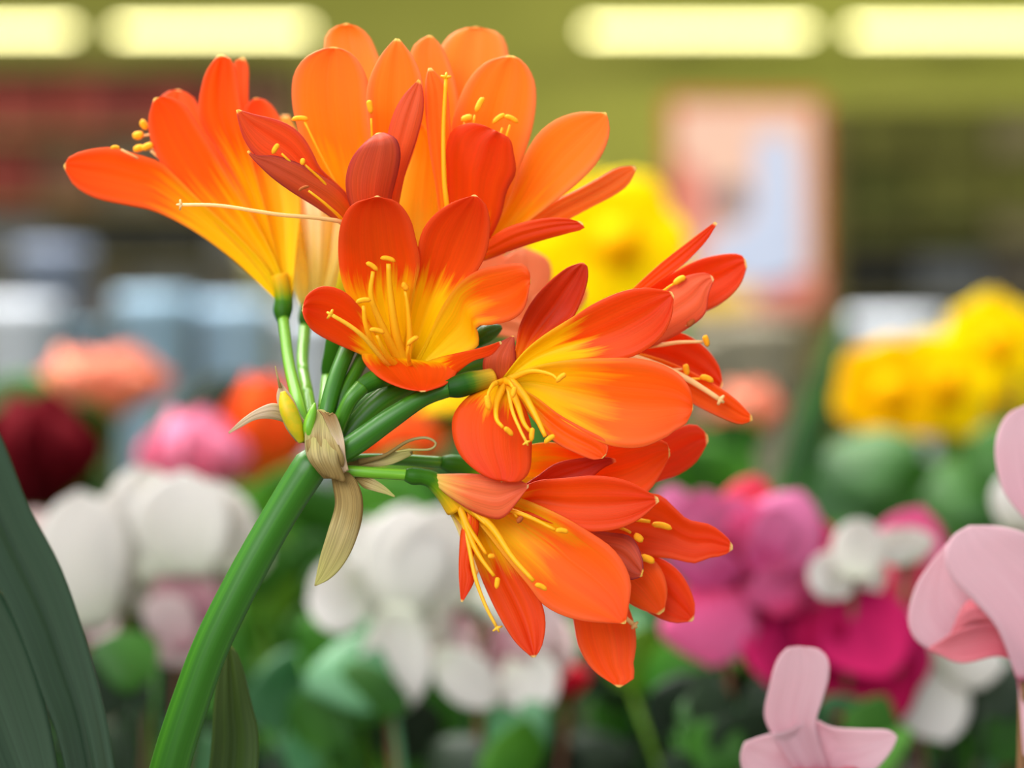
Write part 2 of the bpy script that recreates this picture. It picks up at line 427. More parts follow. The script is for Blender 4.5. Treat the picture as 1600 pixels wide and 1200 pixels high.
# ------------------------------------------------------------------ the clivia in focus
pb = PF(232, 1850, 60)
cl = thing('clivia', 'flowering clivia with orange trumpet blooms on a thick green stalk, in sharp focus', 'flower', (pb.x, pb.y, ZT))
zt = pot(cl, pb.x, pb.y, ZT, 0.085, 0.155, 'pot_clay')
tube(cl, 'stalk', [(232, 1900, 60, 33), (234, 1500, 60, 32), (252, 1270, 50, 31), (268, 1190, 45, 30), (300, 1090, 40, 29), (334, 1000, 35, 28), (388, 892, 30, 27), (440, 800, 26, 26), (488, 724, 22, 27), (497, 712, 22, 20)],
     'stalk_green', seg=28, ridge=0.03, nsub=70, flat=0.8)
# strap leaves of the plant
RI, RO = ('red_inner', 'orange_outer'), ('orange_outer', 'red_inner')
LF = ('strap_leaf', 'strap_leaf')
petal(cl, [(205, 1850), (150, 1500), (105, 1200), (70, 1090), (20, 960), (-40, 850), (-120, 720)], [(255, 1850), (215, 1500), (178, 1200), (150, 1060), (100, 900), (45, 790), (-10, 660), (-100, 560)],
      [40, -40, -160, -240, -300, -330], LF, cup=14, rib=10, name='leaf', thick=0.0007, nv=50, wav=3)
petal(cl, [(200, 1850), (90, 1500), (-40, 1250), (-100, 1100), (-160, 980)], [(240, 1850), (150, 1500), (98, 1250), (70, 1100), (20, 960), (-60, 850), (-150, 800)],
      [40, -20, -120, -200, -250], LF, cup=14, rib=10, name='leaf', thick=0.0007, nv=50, wav=3, tilt=-30)
petal(cl, [(220, 1850), (285, 1500), (326, 1200), (333, 1110), (342, 1040), (355, 1004)], [(262, 1850), (345, 1500), (402, 1200), (390, 1090), (372, 1025), (357, 1004)],
      [80, 120, 170, 210, 220], ('strap_leaf_olive', 'strap_leaf'), cup=12, rib=6, name='leaf', thick=0.0007, nv=40)

def flower(name_pts, mat='ovary_green', neck=None):
    """the ovary of a bloom with its tube; petals, stamens and style hang on it"""
    n = 20
    sp = cr_spline([p[:4] for p in name_pts], n)
    C = [PF(p[0], p[1], p[2]) for p in sp]; rr = [p[3]*S for p in sp]
    bm = bmesh.new(); add_tube(bm, C, rr, 16)
    k = neck or 99
    return link('bloom', bm, [mat], cl)

# --- pedicels
def ped(pts, mat='pedicel_green'): return tube(cl, 'pedicel', pts, mat, seg=16, nsub=30)
ped([(478, 672, 40, 10), (466, 630, 60, 10), (452, 570, 140, 9), (443, 498, 240, 9)], 'pedicel_light')
ped([(490, 668, 60, 9), (482, 620, 140, 9), (473, 570, 260, 9), (477, 510, 350, 9)], 'pedicel_light')
ped([(508, 660, 30, 12), (514, 630, 40, 13), (526, 588, 60, 13), (545, 540, 90, 13), (560, 500, 120, 12)], 'stalk_green')
ped([(518, 665, 50, 12), (535, 620, 60, 12), (556, 580, 85, 11), (590, 520, 130, 11), (640, 470, 165, 11)])
ped([(524, 680, 30, 12), (535, 650, 22, 12), (548, 624, 18, 12), (566, 604, 25, 13)])
ped([(528, 700, 50, 16), (566, 655, 62, 18), (610, 618, 75, 19), (660, 598, 95, 18), (740, 570, 120, 14), (830, 552, 135, 12)])
ped([(525, 712, 10, 17), (560, 690, 4, 18), (610, 654, 0, 17), (660, 622, 5, 14), (702, 606, 10, 14)], 'stalk_green')
ped([(505, 736, 18, 11), (545, 736, 15, 9), (590, 739, 15, 9), (636, 742, 18, 9)], 'pedicel_light')
ped([(520, 728, 50, 10), (560, 718, 80, 9), (620, 718, 100, 9), (690, 722, 112, 9)])
ped([(502, 668, 80, 9), (508, 630, 160, 11), (514, 588, 240, 12)], 'pedicel_light')
tube(cl, 'flower_bud', [(735, 540, 150, 8), (748, 530, 120, 12), (762, 520, 110, 14), (776, 514, 105, 9), (784, 511, 104, 3)], 'stalk_green', seg=14)
ped([(500, 680, 90, 9), (600, 600, 260, 9), (700, 520, 420, 9)])

# --- bloom A, far left
b = flower([(443, 502, 240, 10), (442, 486, 245, 16), (443, 470, 250, 15), (441, 452, 250, 14), (436, 430, 252, 15)], neck=13)
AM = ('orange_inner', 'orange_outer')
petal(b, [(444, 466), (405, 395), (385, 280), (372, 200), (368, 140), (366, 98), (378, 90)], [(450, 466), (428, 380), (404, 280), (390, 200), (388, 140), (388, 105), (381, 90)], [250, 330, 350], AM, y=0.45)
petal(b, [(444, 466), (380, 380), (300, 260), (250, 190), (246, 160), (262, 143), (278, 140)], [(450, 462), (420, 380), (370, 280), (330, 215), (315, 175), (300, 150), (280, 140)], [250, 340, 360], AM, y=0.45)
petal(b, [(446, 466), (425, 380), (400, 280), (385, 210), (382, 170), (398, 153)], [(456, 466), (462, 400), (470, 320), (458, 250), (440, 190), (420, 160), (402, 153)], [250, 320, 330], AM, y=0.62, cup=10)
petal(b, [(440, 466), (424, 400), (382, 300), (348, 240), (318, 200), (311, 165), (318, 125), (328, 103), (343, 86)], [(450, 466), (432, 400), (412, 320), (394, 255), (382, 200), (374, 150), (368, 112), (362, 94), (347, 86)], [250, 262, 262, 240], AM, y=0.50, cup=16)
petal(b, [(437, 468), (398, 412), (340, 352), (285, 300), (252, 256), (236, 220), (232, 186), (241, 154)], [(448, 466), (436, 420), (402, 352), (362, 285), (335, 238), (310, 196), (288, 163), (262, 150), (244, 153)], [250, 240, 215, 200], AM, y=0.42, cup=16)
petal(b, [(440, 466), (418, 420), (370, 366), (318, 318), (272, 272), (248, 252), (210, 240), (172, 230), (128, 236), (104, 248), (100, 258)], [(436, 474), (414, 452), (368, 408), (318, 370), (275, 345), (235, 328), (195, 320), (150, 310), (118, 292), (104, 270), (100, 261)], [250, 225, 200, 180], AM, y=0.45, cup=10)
stamen(b, [(420, 420, 275), (330, 320, 262), (262, 258, 232), (236, 236, 210)], (231, 230, 20), r=4, mats=('filament_cream', 'anther'), alen=9, ar=6)
stamen(b, [(420, 420, 275), (320, 300, 268), (240, 232, 232), (220, 234, 218)], (217, 233, 15), mats=('filament_cream', 'anther'), alen=8, ar=6)
stamen(b, [(420, 420, 275), (320, 290, 268), (245, 215, 246), (220, 213, 240)], (216, 213, 10), mats=('filament_cream', 'anther'), alen=8, ar=7)
stamen(b, [(420, 420, 275), (320, 280, 268), (248, 205, 248), (226, 195, 245)], (224, 195, -50), mats=('filament_cream', 'anther'), alen=8, ar=6)
stamen(b, [(420, 420, 275), (320, 320, 262), (240, 262, 222), (190, 234, 175)], (180, 231, 0), mats=('filament_cream', 'anther'), alen=7, ar=3)

# --- bloom B, cream trumpet behind A
b = flower([(478, 512, 350, 9), (478, 500, 352, 13), (480, 486, 355, 13), (486, 465, 358, 14), (490, 440, 360, 16)], neck=12)
CM = ('cream_outer', 'amber_inner')
petal(b, [(474, 492), (455, 440), (430, 370), (408, 300), (392, 240), (396, 200), (420, 178)], [(486, 492), (488, 430), (482, 360), (474, 300), (464, 240), (448, 200), (424, 178)], [355, 345, 350, 350], CM, y=0.75, cup=-25)
petal(b, [(480, 492), (478, 420), (470, 350), (462, 290), (468, 240), (495, 190)], [(494, 492), (510, 430), (520, 350), (525, 290), (520, 240), (500, 190)], [355, 325, 320, 350], CM, y=0.8, cup=-25)
petal(b, [(486, 492), (505, 420), (510, 350), (508, 280), (520, 230), (540, 180)], [(496, 492), (520, 460), (542, 400), (560, 330), (570, 280), (560, 220), (545, 180)], [355, 345, 350, 350], CM, y=0.8, cup=-25)
petal(b, [(478, 490), (450, 420), (430, 330), (425, 260), (440, 180)], [(494, 490), (500, 420), (500, 330), (490, 260), (450, 180)], [358, 400, 430, 450], CM, y=0.75)
petal(b, [(484, 490), (490, 420), (500, 330), (505, 260), (520, 180)], [(496, 490), (540, 420), (560, 330), (560, 260), (530, 180)], [358, 400, 430, 450], CM, y=0.75)

# --- bloom C, upper middle left
b = flower([(514, 592, 238, 12), (516, 575, 235, 16), (520, 556, 225, 16), (530, 500, 190, 17), (548, 440, 150, 22), (562, 390, 118, 26)], 'ovary_green', neck=5)
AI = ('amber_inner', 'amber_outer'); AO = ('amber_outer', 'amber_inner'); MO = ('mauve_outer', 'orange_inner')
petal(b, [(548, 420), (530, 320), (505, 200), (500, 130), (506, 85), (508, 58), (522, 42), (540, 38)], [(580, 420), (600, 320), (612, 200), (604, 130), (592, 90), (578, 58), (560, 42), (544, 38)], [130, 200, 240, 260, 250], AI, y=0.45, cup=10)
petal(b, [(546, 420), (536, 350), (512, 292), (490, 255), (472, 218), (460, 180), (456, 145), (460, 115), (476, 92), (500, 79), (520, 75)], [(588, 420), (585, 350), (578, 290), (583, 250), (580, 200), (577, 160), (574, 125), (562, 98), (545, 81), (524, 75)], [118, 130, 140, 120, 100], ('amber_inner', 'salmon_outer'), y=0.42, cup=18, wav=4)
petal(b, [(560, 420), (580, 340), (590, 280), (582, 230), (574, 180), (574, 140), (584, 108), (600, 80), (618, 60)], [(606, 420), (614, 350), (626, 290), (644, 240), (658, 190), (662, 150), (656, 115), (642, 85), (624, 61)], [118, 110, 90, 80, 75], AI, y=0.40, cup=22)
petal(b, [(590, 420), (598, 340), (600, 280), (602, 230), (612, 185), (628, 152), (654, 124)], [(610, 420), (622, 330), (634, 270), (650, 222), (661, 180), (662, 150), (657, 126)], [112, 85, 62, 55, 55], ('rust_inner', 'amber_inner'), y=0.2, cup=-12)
petal(b, [(560, 410), (552, 360), (535, 325), (500, 305), (462, 280), (428, 258), (400, 243), (382, 218), (373, 190), (370, 172)], [(566, 400), (560, 340), (548, 312), (530, 292), (500, 264), (488, 240), (474, 216), (455, 198), (430, 187), (400, 180), (373, 172)], [112, 70, 40, 20, 5], ('rust_inner', 'orange_inner'), y=0.34, cup=14, seed=5)
petal(b, [(562, 412), (556, 372), (530, 350), (495, 325), (455, 300), (425, 278), (402, 256), (386, 237)], [(566, 402), (562, 350), (548, 316), (530, 292), (500, 272), (465, 254), (430, 243), (402, 243), (388, 235)], [110, 60, 25, 5, 0], MO, y=0.30, cup=-14, seed=6)
petal(b, [(562, 410), (556, 350), (543, 310), (540, 280), (548, 250), (566, 226), (588, 208)], [(600, 410), (606, 350), (612, 310), (622, 270), (626, 240), (620, 218), (604, 208), (592, 207)], [110, 60, 25, 5, 0, 12], MO, y=0.15, cup=-22, seed=7)
stamen(b, [(560, 400, 112), (540, 320, 100), (500, 240, 90), (476, 190, 85)], (469, 186, 0), alen=13)
stamen(b, [(566, 400, 112), (578, 320, 100), (582, 240, 80), (580, 185, 65)], (578, 166, -78), alen=11, ar=5)
stamen(b, [(556, 400, 110), (530, 340, 80), (480, 280, 40), (440, 240, 15)], (431, 232, 55), alen=9)
stamen(b, [(556, 400, 110), (540, 340, 80), (510, 290, 45), (477, 258, 20)], (473, 253, 80), alen=4)
stamen(b, [(566, 400, 108), (540, 350, 40), (510, 320, 5), (482, 298, -6)], (475, 294, 20), mats=('filament', 'anther_brown'), alen=9, ar=2.5)
style(b, [(570, 390, 100), (545, 352, 40), (500, 341, 10), (440, 336, -10), (400, 330, -20), (340, 321, -30), (284, 320, -34)], r=3.4, star=6, mats=('filament_cream', 'filament_cream'))

# --- bloom D, upper middle right
b = flower([(630, 480, 160, 10), (642, 466, 166, 15), (655, 448, 170, 16), (668, 425, 172, 20), (684, 400, 172, 24)], neck=10)
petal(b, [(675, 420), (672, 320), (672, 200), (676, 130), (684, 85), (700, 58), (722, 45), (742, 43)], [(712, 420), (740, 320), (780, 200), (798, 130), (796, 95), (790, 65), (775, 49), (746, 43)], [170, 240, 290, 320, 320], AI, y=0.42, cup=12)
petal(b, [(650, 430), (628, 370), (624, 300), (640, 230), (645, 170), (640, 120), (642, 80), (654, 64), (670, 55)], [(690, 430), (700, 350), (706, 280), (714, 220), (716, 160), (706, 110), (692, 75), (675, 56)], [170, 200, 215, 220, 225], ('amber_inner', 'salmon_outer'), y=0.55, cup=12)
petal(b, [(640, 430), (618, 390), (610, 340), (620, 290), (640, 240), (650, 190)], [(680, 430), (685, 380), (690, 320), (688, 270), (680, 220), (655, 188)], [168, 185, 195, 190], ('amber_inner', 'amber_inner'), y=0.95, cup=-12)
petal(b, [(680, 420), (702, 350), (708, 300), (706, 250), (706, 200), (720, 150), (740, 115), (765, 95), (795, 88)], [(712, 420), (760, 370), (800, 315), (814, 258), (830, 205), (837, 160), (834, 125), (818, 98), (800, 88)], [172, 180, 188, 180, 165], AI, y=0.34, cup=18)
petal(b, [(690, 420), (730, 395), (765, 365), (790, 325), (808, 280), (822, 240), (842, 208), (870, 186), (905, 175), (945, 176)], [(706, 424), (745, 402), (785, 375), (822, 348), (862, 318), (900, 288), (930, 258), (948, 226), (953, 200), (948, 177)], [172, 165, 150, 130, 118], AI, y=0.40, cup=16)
petal(b, [(694, 424), (745, 398), (790, 368), (830, 340), (862, 316), (900, 297), (935, 278), (965, 262), (992, 259)], [(700, 428), (750, 408), (800, 384), (840, 362), (880, 347), (920, 326), (960, 305), (982, 288), (995, 264)], [172, 175, 185, 190, 190], ('amber_outer', 'red_inner'), y=0.36, cup=-8)
petal(b, [(690, 430), (725, 400), (765, 372), (800, 352), (850, 341), (885, 341), (906, 347)], [(698, 436), (730, 416), (765, 405), (810, 388), (850, 375), (890, 364), (912, 357), (909, 349)], [172, 130, 105, 90, 85], ('red_inner', 'orange_outer'), y=0.16, cup=-8)
petal(b, [(686, 415), (688, 360), (682, 300), (672, 240), (666, 180), (665, 130), (670, 106)], [(698, 415), (704, 360), (706, 300), (706, 240), (703, 180), (697, 135), (674, 106)], [165, 130, 95, 75, 70], AO, y=0.25, tilt=20)
petal(b, [(694, 420), (698, 370), (700, 320), (698, 270), (697, 230), (708, 202), (735, 192), (760, 197), (775, 206)], [(716, 420), (760, 380), (782, 340), (792, 300), (806, 270), (803, 240), (797, 217), (779, 206)], [165, 120, 85, 68, 72], ('red_inner', 'orange_outer'), y=0.12, cup=-16, rib=-4)
style(b, [(700, 415, 150), (700, 340, 78), (694, 280, 62), (693, 200, 58), (697, 122, 56)], r=4.2, star=6, mats=('filament', 'anther'))
stamen(b, [(700, 400, 160), (722, 300, 150), (735, 220, 125), (742, 180, 115)], (750, 163, 62), alen=13, ar=5)
stamen(b, [(700, 400, 160), (714, 300, 150), (720, 220, 125), (726, 192, 115)], (730, 186, 15), alen=9, ar=6)
stamen(b, [(702, 400, 160), (750, 300, 150), (772, 240, 125), (785, 200, 112)], (780, 185, 35), alen=12)
stamen(b, [(702, 400, 160), (755, 300, 150), (782, 240, 125), (797, 195, 112)], (799, 186, -25), alen=12)

# --- bloom K, soft salmon flower far behind
b = flower([(700, 520, 420, 10), (712, 508, 430, 14), (730, 490, 440, 16), (748, 472, 450, 20)], neck=10)
SO = ('salmon_soft', 'salmon_soft')
petal(b, [(745, 480), (775, 430), (790, 400), (815, 386)], [(770, 490), (830, 470), (860, 440), (856, 405), (820, 386)], [450, 470, 500], SO, y=0.1)
petal(b, [(750, 490), (800, 480), (860, 450), (895, 432)], [(760, 500), (830, 510), (890, 495), (918, 460), (900, 432)], [450, 460, 480], SO, y=0.1)
petal(b, [(752, 490), (760, 520), (800, 530), (850, 560)], [(770, 490), (810, 500), (850, 520), (854, 560)], [450, 430, 420], SO, y=0.1)
petal(b, [(745, 485), (720, 450), (740, 400), (765, 380)], [(760, 480), (790, 450), (795, 410), (770, 380)], [450, 470, 480], SO, y=0.1)

# --- bloom E, front, facing the camera
b = flower([(562, 608, 26, 12), (576, 598, 30, 15), (594, 590, 40, 16), (612, 584, 60, 17), (628, 580, 84, 18)], neck=12)
petal(b, [(612, 572), (590, 530), (566, 498), (545, 465), (533, 430), (529, 385), (534, 346), (552, 319), (588, 307)], [(640, 572), (640, 530), (640, 490), (648, 450), (656, 412), (649, 375), (640, 342), (620, 316), (592, 307)], [96, 60, 20, -8, -14], RI, y=0.40, cup=24, seed=11)
petal(b, [(622, 575), (632, 530), (640, 485), (648, 440), (652, 400), (660, 362), (680, 335), (710, 315), (740, 305)], [(650, 575), (676, 520), (698, 480), (724, 448), (748, 418), (761, 388), (765, 350), (759, 320), (744, 305)], [96, 64, 25, -6, -12], RI, y=0.40, cup=24, seed=12)
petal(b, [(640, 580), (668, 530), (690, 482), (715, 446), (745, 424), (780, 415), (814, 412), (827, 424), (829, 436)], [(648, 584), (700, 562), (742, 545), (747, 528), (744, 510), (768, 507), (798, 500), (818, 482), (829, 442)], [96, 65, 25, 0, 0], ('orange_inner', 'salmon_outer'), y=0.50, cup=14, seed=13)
petal(b, [(612, 580), (596, 545), (578, 508), (560, 478), (535, 455), (505, 448), (482, 460), (473, 478)], [(620, 584), (592, 566), (562, 552), (522, 535), (492, 518), (478, 500), (472, 484)], [96, 60, 25, 5, 5], RI, y=0.33, cup=12, seed=14)
petal(b, [(610, 572), (590, 556), (566, 552), (572, 570), (594, 590), (625, 604), (658, 611)], [(652, 572), (680, 568), (712, 568), (712, 584), (695, 600), (663, 611)], [92, 40, -10, -30, -35], RI, y=0.30, cup=10, seed=15)
petal(b, [(644, 574), (680, 560), (712, 552), (740, 546), (765, 539), (782, 533)], [(648, 590), (672, 606), (698, 600), (718, 580), (740, 564), (768, 555), (784, 537)], [90, 30, -20, -40, -45], RI, y=0.26, cup=-6, seed=16)
def est(pts, a, **k): stamen(b, pts, a, **k)
est([(632, 574, 85), (618, 520, 50), (609, 450, 25), (607, 412, 12)], (606, 405, -12), r=7, ar=4, alen=12)
est([(630, 576, 82), (602, 520, 40), (580, 465, 15), (583, 424, 6)], (581, 416, -33), r=6, ar=4, alen=11)
est([(628, 578, 80), (590, 548, 35), (572, 510, 5), (568, 478, -6)], (568, 470, 8), r=5.5, ar=4, alen=12)
est([(634, 574, 85), (640, 530, 60), (637, 480, 42), (633, 455, 36)], (632, 448, -50), r=5, ar=5, alen=7)
est([(628, 580, 76), (608, 560, 30), (596, 540, 5), (589, 524, -5)], (589, 517, -12), r=5, ar=4, alen=12)
est([(640, 578, 76), (640, 568, 40), (637, 552, 10), (640, 538, 0)], (645, 532, 35), r=4, ar=4, alen=11)
style(b, [(628, 580, 80), (600, 562, 30), (570, 528, -2), (545, 508, -14), (518, 492, -20)], r=4.2, star=6)

# --- bloom G, right of the middle
b = flower([(700, 607, 10, 14), (716, 604, 10, 18), (735, 598, 12, 18), (752, 594, 16, 16), (768, 590, 26, 15)], 'ovary_dark')
petal(b, [(770, 600), (755, 580), (758, 555), (780, 535), (800, 525)], [(800, 590), (806, 570), (806, 550), (803, 525)], [38, 40, 42], ('mauve_outer', 'red_inner'), y=0.1, cup=-8, seed=20)
petal(b, [(788, 590), (806, 545), (813, 510), (830, 475), (855, 445), (885, 420), (908, 411)], [(805, 592), (838, 546), (870, 520), (895, 495), (908, 468), (917, 440), (918, 418), (912, 411)], [34, 45, 52, 50, 48], ('darkred_inner', 'orange_outer'), y=0.34, cup=16, seed=21)
petal(b, [(785, 592), (818, 552), (850, 525), (892, 498), (932, 473), (975, 455), (1015, 450), (1050, 456)], [(792, 598), (840, 574), (890, 566), (940, 564), (990, 556), (1030, 530), (1048, 498), (1053, 462)], [32, 15, 0, -10, -8], RI, y=0.36, cup=18, seed=22)
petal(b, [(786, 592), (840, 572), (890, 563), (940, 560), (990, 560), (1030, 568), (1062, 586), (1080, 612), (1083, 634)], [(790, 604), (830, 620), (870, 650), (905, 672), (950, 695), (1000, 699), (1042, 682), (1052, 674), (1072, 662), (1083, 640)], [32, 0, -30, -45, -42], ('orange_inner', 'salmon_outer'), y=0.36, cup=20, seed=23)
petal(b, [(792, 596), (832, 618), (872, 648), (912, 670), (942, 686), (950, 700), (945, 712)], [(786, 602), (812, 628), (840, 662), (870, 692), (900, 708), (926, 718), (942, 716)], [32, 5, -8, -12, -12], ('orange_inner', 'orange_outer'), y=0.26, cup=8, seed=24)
petal(b, [(780, 594), (752, 606), (725, 625), (708, 650), (707, 680), (718, 710), (740, 733), (765, 748), (784, 752)], [(798, 604), (818, 632), (830, 665), (831, 700), (828, 735), (812, 753), (788, 753)], [30, -10, -40, -52, -50], RI, y=0.12, cup=-14, seed=25)
gst = lambda pts, a, **k: stamen(b, pts, a, **k)
gst([(786, 596, 20), (772, 600, -10), (764, 612, -30), (762, 620, -36)], (762, 628, 100), alen=12, r=4, ar=5)
gst([(788, 598, 20), (776, 630, -20), (776, 655, -50), (786, 668, -62)], (794, 674, -40), alen=9, r=5)
gst([(794, 598, 20), (808, 630, -15), (818, 660, -35), (828, 674, -42)], (831, 678, 85), alen=11, r=5.5)
gst([(798, 596, 20), (820, 620, -12), (838, 652, -30), (852, 682, -40)], (859, 686, 35), alen=10, r=6)
gst([(796, 592, 22), (830, 580, 0), (860, 585, -20), (872, 594, -30)], (877, 590, 38), alen=10, r=4)
gst([(790, 596, 22), (796, 598, -10), (798, 600, -25), (802, 606, -35)], (803, 612, 75), alen=9, r=5)
style(b, [(792, 596, 20), (800, 640, -20), (812, 670, -50), (822, 690, -60)], r=3.2, star=5)

# --- bloom H, far right
b = flower([(830, 552, 135, 11), (850, 546, 138, 16), (880, 538, 142, 15), (920, 528, 146, 17), (950, 520, 150, 24)], neck=9)
petal(b, [(940, 510), (965, 475), (985, 455), (1012, 430), (1040, 405), (1080, 374), (1117, 347)], [(950, 520), (975, 480), (1000, 462), (1030, 440), (1065, 415), (1088, 394), (1106, 374), (1121, 349)], [150, 130, 120, 110], RI, y=0.15, seed=30)
petal(b, [(945, 512), (1000, 455), (1045, 430), (1088, 408), (1128, 398), (1155, 397), (1165, 406)], [(950, 525), (1000, 520), (1060, 500), (1100, 487), (1130, 471), (1155, 446), (1167, 415)], [150, 155, 165, 160], RI, y=0.15, cup=14, seed=31)
petal(b, [(945, 520), (1000, 475), (1040, 450), (1070, 432), (1100, 426), (1113, 432)], [(950, 535), (1005, 545), (1045, 530), (1080, 510), (1102, 490), (1106, 462), (1115, 436)], [148, 115, 95, 92], ('salmon_outer', 'red_inner'), y=0.1, cup=-12, seed=32)
petal(b, [(948, 530), (1010, 520), (1060, 520), (1098, 540), (1122, 570), (1129, 600)], [(948, 545), (1000, 575), (1050, 605), (1100, 620), (1127, 606)], [152, 165, 175, 170], RI, y=0.1, cup=12, seed=33)
petal(b, [(950, 545), (1010, 555), (1065, 575), (1118, 602), (1150, 624), (1175, 650)], [(948, 555), (1000, 585), (1040, 604), (1080, 628), (1118, 648), (1155, 663), (1176, 657)], [150, 130, 120, 125], ('orange_inner', 'orange_outer'), y=0.2, cup=10, seed=34)
stamen(b, [(960, 535, 140), (1010, 480, 115), (1040, 452, 100), (1052, 444, 95)], (1062, 438, 30), alen=11, ar=5)
stamen(b, [(960, 535, 140), (1010, 520, 125), (1050, 512, 115), (1074, 508, 110)], (1080, 505, 40), mats=('filament_cream', 'anther_brown'), alen=7, ar=5)
stamen(b, [(960, 540, 140), (1020, 540, 130), (1060, 535, 122), (1098, 534, 118)], (1103, 532, -72), r=4, mats=('filament_cream', 'anther'), alen=9, ar=5)
stamen(b, [(960, 545, 140), (1020, 570, 130), (1045, 577, 122), (1066, 577, 116)], (1072, 577, -80), mats=('filament_cream', 'anther'), alen=9, ar=5)
stamen(b, [(960, 545, 140), (1020, 575, 135), (1065, 590, 125), (1095, 592, 120)], (1104, 592, -20), mats=('filament', 'anther'), alen=11, ar=5)
style(b, [(960, 548, 135), (1030, 572, 118), (1070, 590, 108), (1100, 608, 104), (1124, 624, 100)], r=5.5, star=6, mats=('filament_cream', 'style_green'))

# --- bloom I, bottom front
b = flower([(634, 742, 18, 10), (646, 744, 18, 14), (660, 745, 20, 13), (676, 750, 24, 14), (696, 768, 34, 17), (715, 790, 44, 22)], neck=9)
petal(b, [(664, 748), (684, 774), (702, 800), (716, 830), (728, 870), (738, 900)], [(672, 742), (712, 762), (745, 790), (762, 820), (765, 850), (744, 902)], [26, 52, 60, 60, 60], ('cream_outer', 'orange_inner'), y=0.95, cup=10, seed=40)
petal(b, [(672, 748), (735, 762), (800, 775), (860, 798), (910, 825), (960, 860), (985, 905), (983, 945), (978, 974)], [(680, 760), (732, 800), (762, 835), (790, 872), (822, 910), (850, 945), (890, 965), (935, 973), (974, 975)], [34, 30, 5, -20, -32], ('orange_inner', 'orange_outer'), y=0.42, cup=20, seed=41)
petal(b, [(682, 756), (700, 790), (728, 830), (742, 872), (758, 915), (780, 962), (805, 1002), (832, 1027)], [(700, 756), (750, 790), (785, 830), (818, 890), (843, 935), (852, 972), (847, 1008), (836, 1027)], [36, 42, 34, 24, 15], ('red_inner', 'orange_outer'), y=0.42, cup=12, seed=42)
petal(b, [(676, 750), (745, 775), (800, 768), (840, 752), (880, 748), (930, 744), (980, 752), (1028, 777)], [(680, 758), (760, 800), (820, 802), (870, 820), (920, 830), (965, 826), (1000, 810), (1030, 783)], [36, 25, 8, -2, 2], RI, y=0.28, cup=12, seed=43)
petal(b, [(690, 756), (800, 762), (835, 748), (868, 725), (905, 716), (940, 713), (961, 717)], [(700, 760), (810, 780), (855, 772), (890, 764), (920, 750), (942, 732), (963, 722)], [38, 52, 55, 48], ('darkred_inner', 'red_inner'), y=0.2, seed=44, cup=10)
petal(b, [(668, 741), (700, 740), (740, 740), (785, 745), (815, 752), (826, 758)], [(672, 750), (700, 775), (735, 798), (770, 811), (788, 808), (806, 788), (825, 762)], [22, -8, -28, -34], ('salmon_outer', 'red_inner'), y=0.25, cup=-12, seed=45)
petal(b, [(690, 775), (712, 790), (730, 803), (720, 830), (717, 870), (717, 905), (720, 940)], [(715, 785), (738, 800), (748, 815), (745, 850), (736, 885), (741, 908), (723, 941)], [36, 10, -8, -14], ('red_inner', 'salmon_outer'), y=0.12, cup=-8, seed=46)
ist = lambda pts, a, **k: stamen(b, pts, a, **k)
ist([(715, 780, 36), (765, 820, -8), (800, 870, -35), (834, 908, -50)], (845, 917, -24), r=6, alen=10)
ist([(715, 780, 36), (770, 790, 5), (820, 805, -15), (868, 828, -28)], (878, 830, -6), r=4.5, alen=10)
ist([(715, 780, 36), (735, 795, 10), (755, 815, -5), (768, 826, -10)], (772, 829, 20), r=4.5, alen=4)
ist([(715, 780, 36), (730, 820, 15), (748, 848, 2), (760, 866, -4)], (768, 870, 0), r=5, alen=5)
ist([(715, 780, 36), (735, 840, 5), (750, 870, -10), (772, 900, -20)], (777, 910, 82), r=5, alen=9)
ist([(715, 780, 36), (760, 780, 15), (795, 795, -5), (808, 808, -12)], (813, 812, 45), mats=('filament', 'anther_brown'), alen=6, r=3.5)
style(b, [(715, 780, 36), (732, 850, 5), (742, 900, -14), (758, 945, -22), (776, 980, -25)], r=3.6, star=6, mats=('style', 'style_green'))

# --- bloom J, lower right behind I
b = flower([(690, 722, 112, 10), (704, 724, 114, 15), (725, 727, 118, 15), (745, 735, 122, 15), (775, 750, 128, 20), (800, 770, 132, 26)], neck=9)
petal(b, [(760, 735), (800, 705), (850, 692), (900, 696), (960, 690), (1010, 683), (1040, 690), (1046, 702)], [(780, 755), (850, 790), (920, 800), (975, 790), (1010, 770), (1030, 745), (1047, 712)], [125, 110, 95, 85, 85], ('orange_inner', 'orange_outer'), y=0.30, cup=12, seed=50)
petal(b, [(790, 745), (880, 725), (960, 715), (1020, 690), (1050, 672), (1085, 663), (1106, 680)], [(795, 760), (900, 775), (980, 770), (1030, 752), (1060, 742), (1088, 722), (1107, 690)], [130, 150, 165, 160], RI, y=0.2, seed=51)
petal(b, [(795, 755), (880, 770), (960, 775), (1025, 772), (1055, 795), (1075, 812), (1110, 820), (1135, 838), (1145, 852)], [(795, 775), (880, 820), (950, 850), (1000, 868), (1045, 872), (1085, 880), (1105, 872), (1130, 868), (1145, 858)], [130, 125, 110, 98, 100], ('red_inner', 'orange_outer'), y=0.25, cup=12, seed=52)
petal(b, [(795, 770), (880, 815), (940, 830), (985, 838), (1002, 868), (1004, 893)], [(795, 785), (870, 850), (920, 880), (960, 898), (985, 906), (1003, 900)], [128, 80, 50, 38], ('mauve_outer', 'red_inner'), y=0.35, cup=-10, seed=53)
petal(b, [(800, 780), (880, 830), (950, 860), (1000, 862), (1030, 884), (1043, 920), (1038, 955)], [(795, 790), (860, 870), (930, 910), (970, 935), (1000, 952), (1030, 961)], [128, 105, 92, 88], ('orange_inner', 'orange_outer'), y=0.2, cup=-10, seed=54)
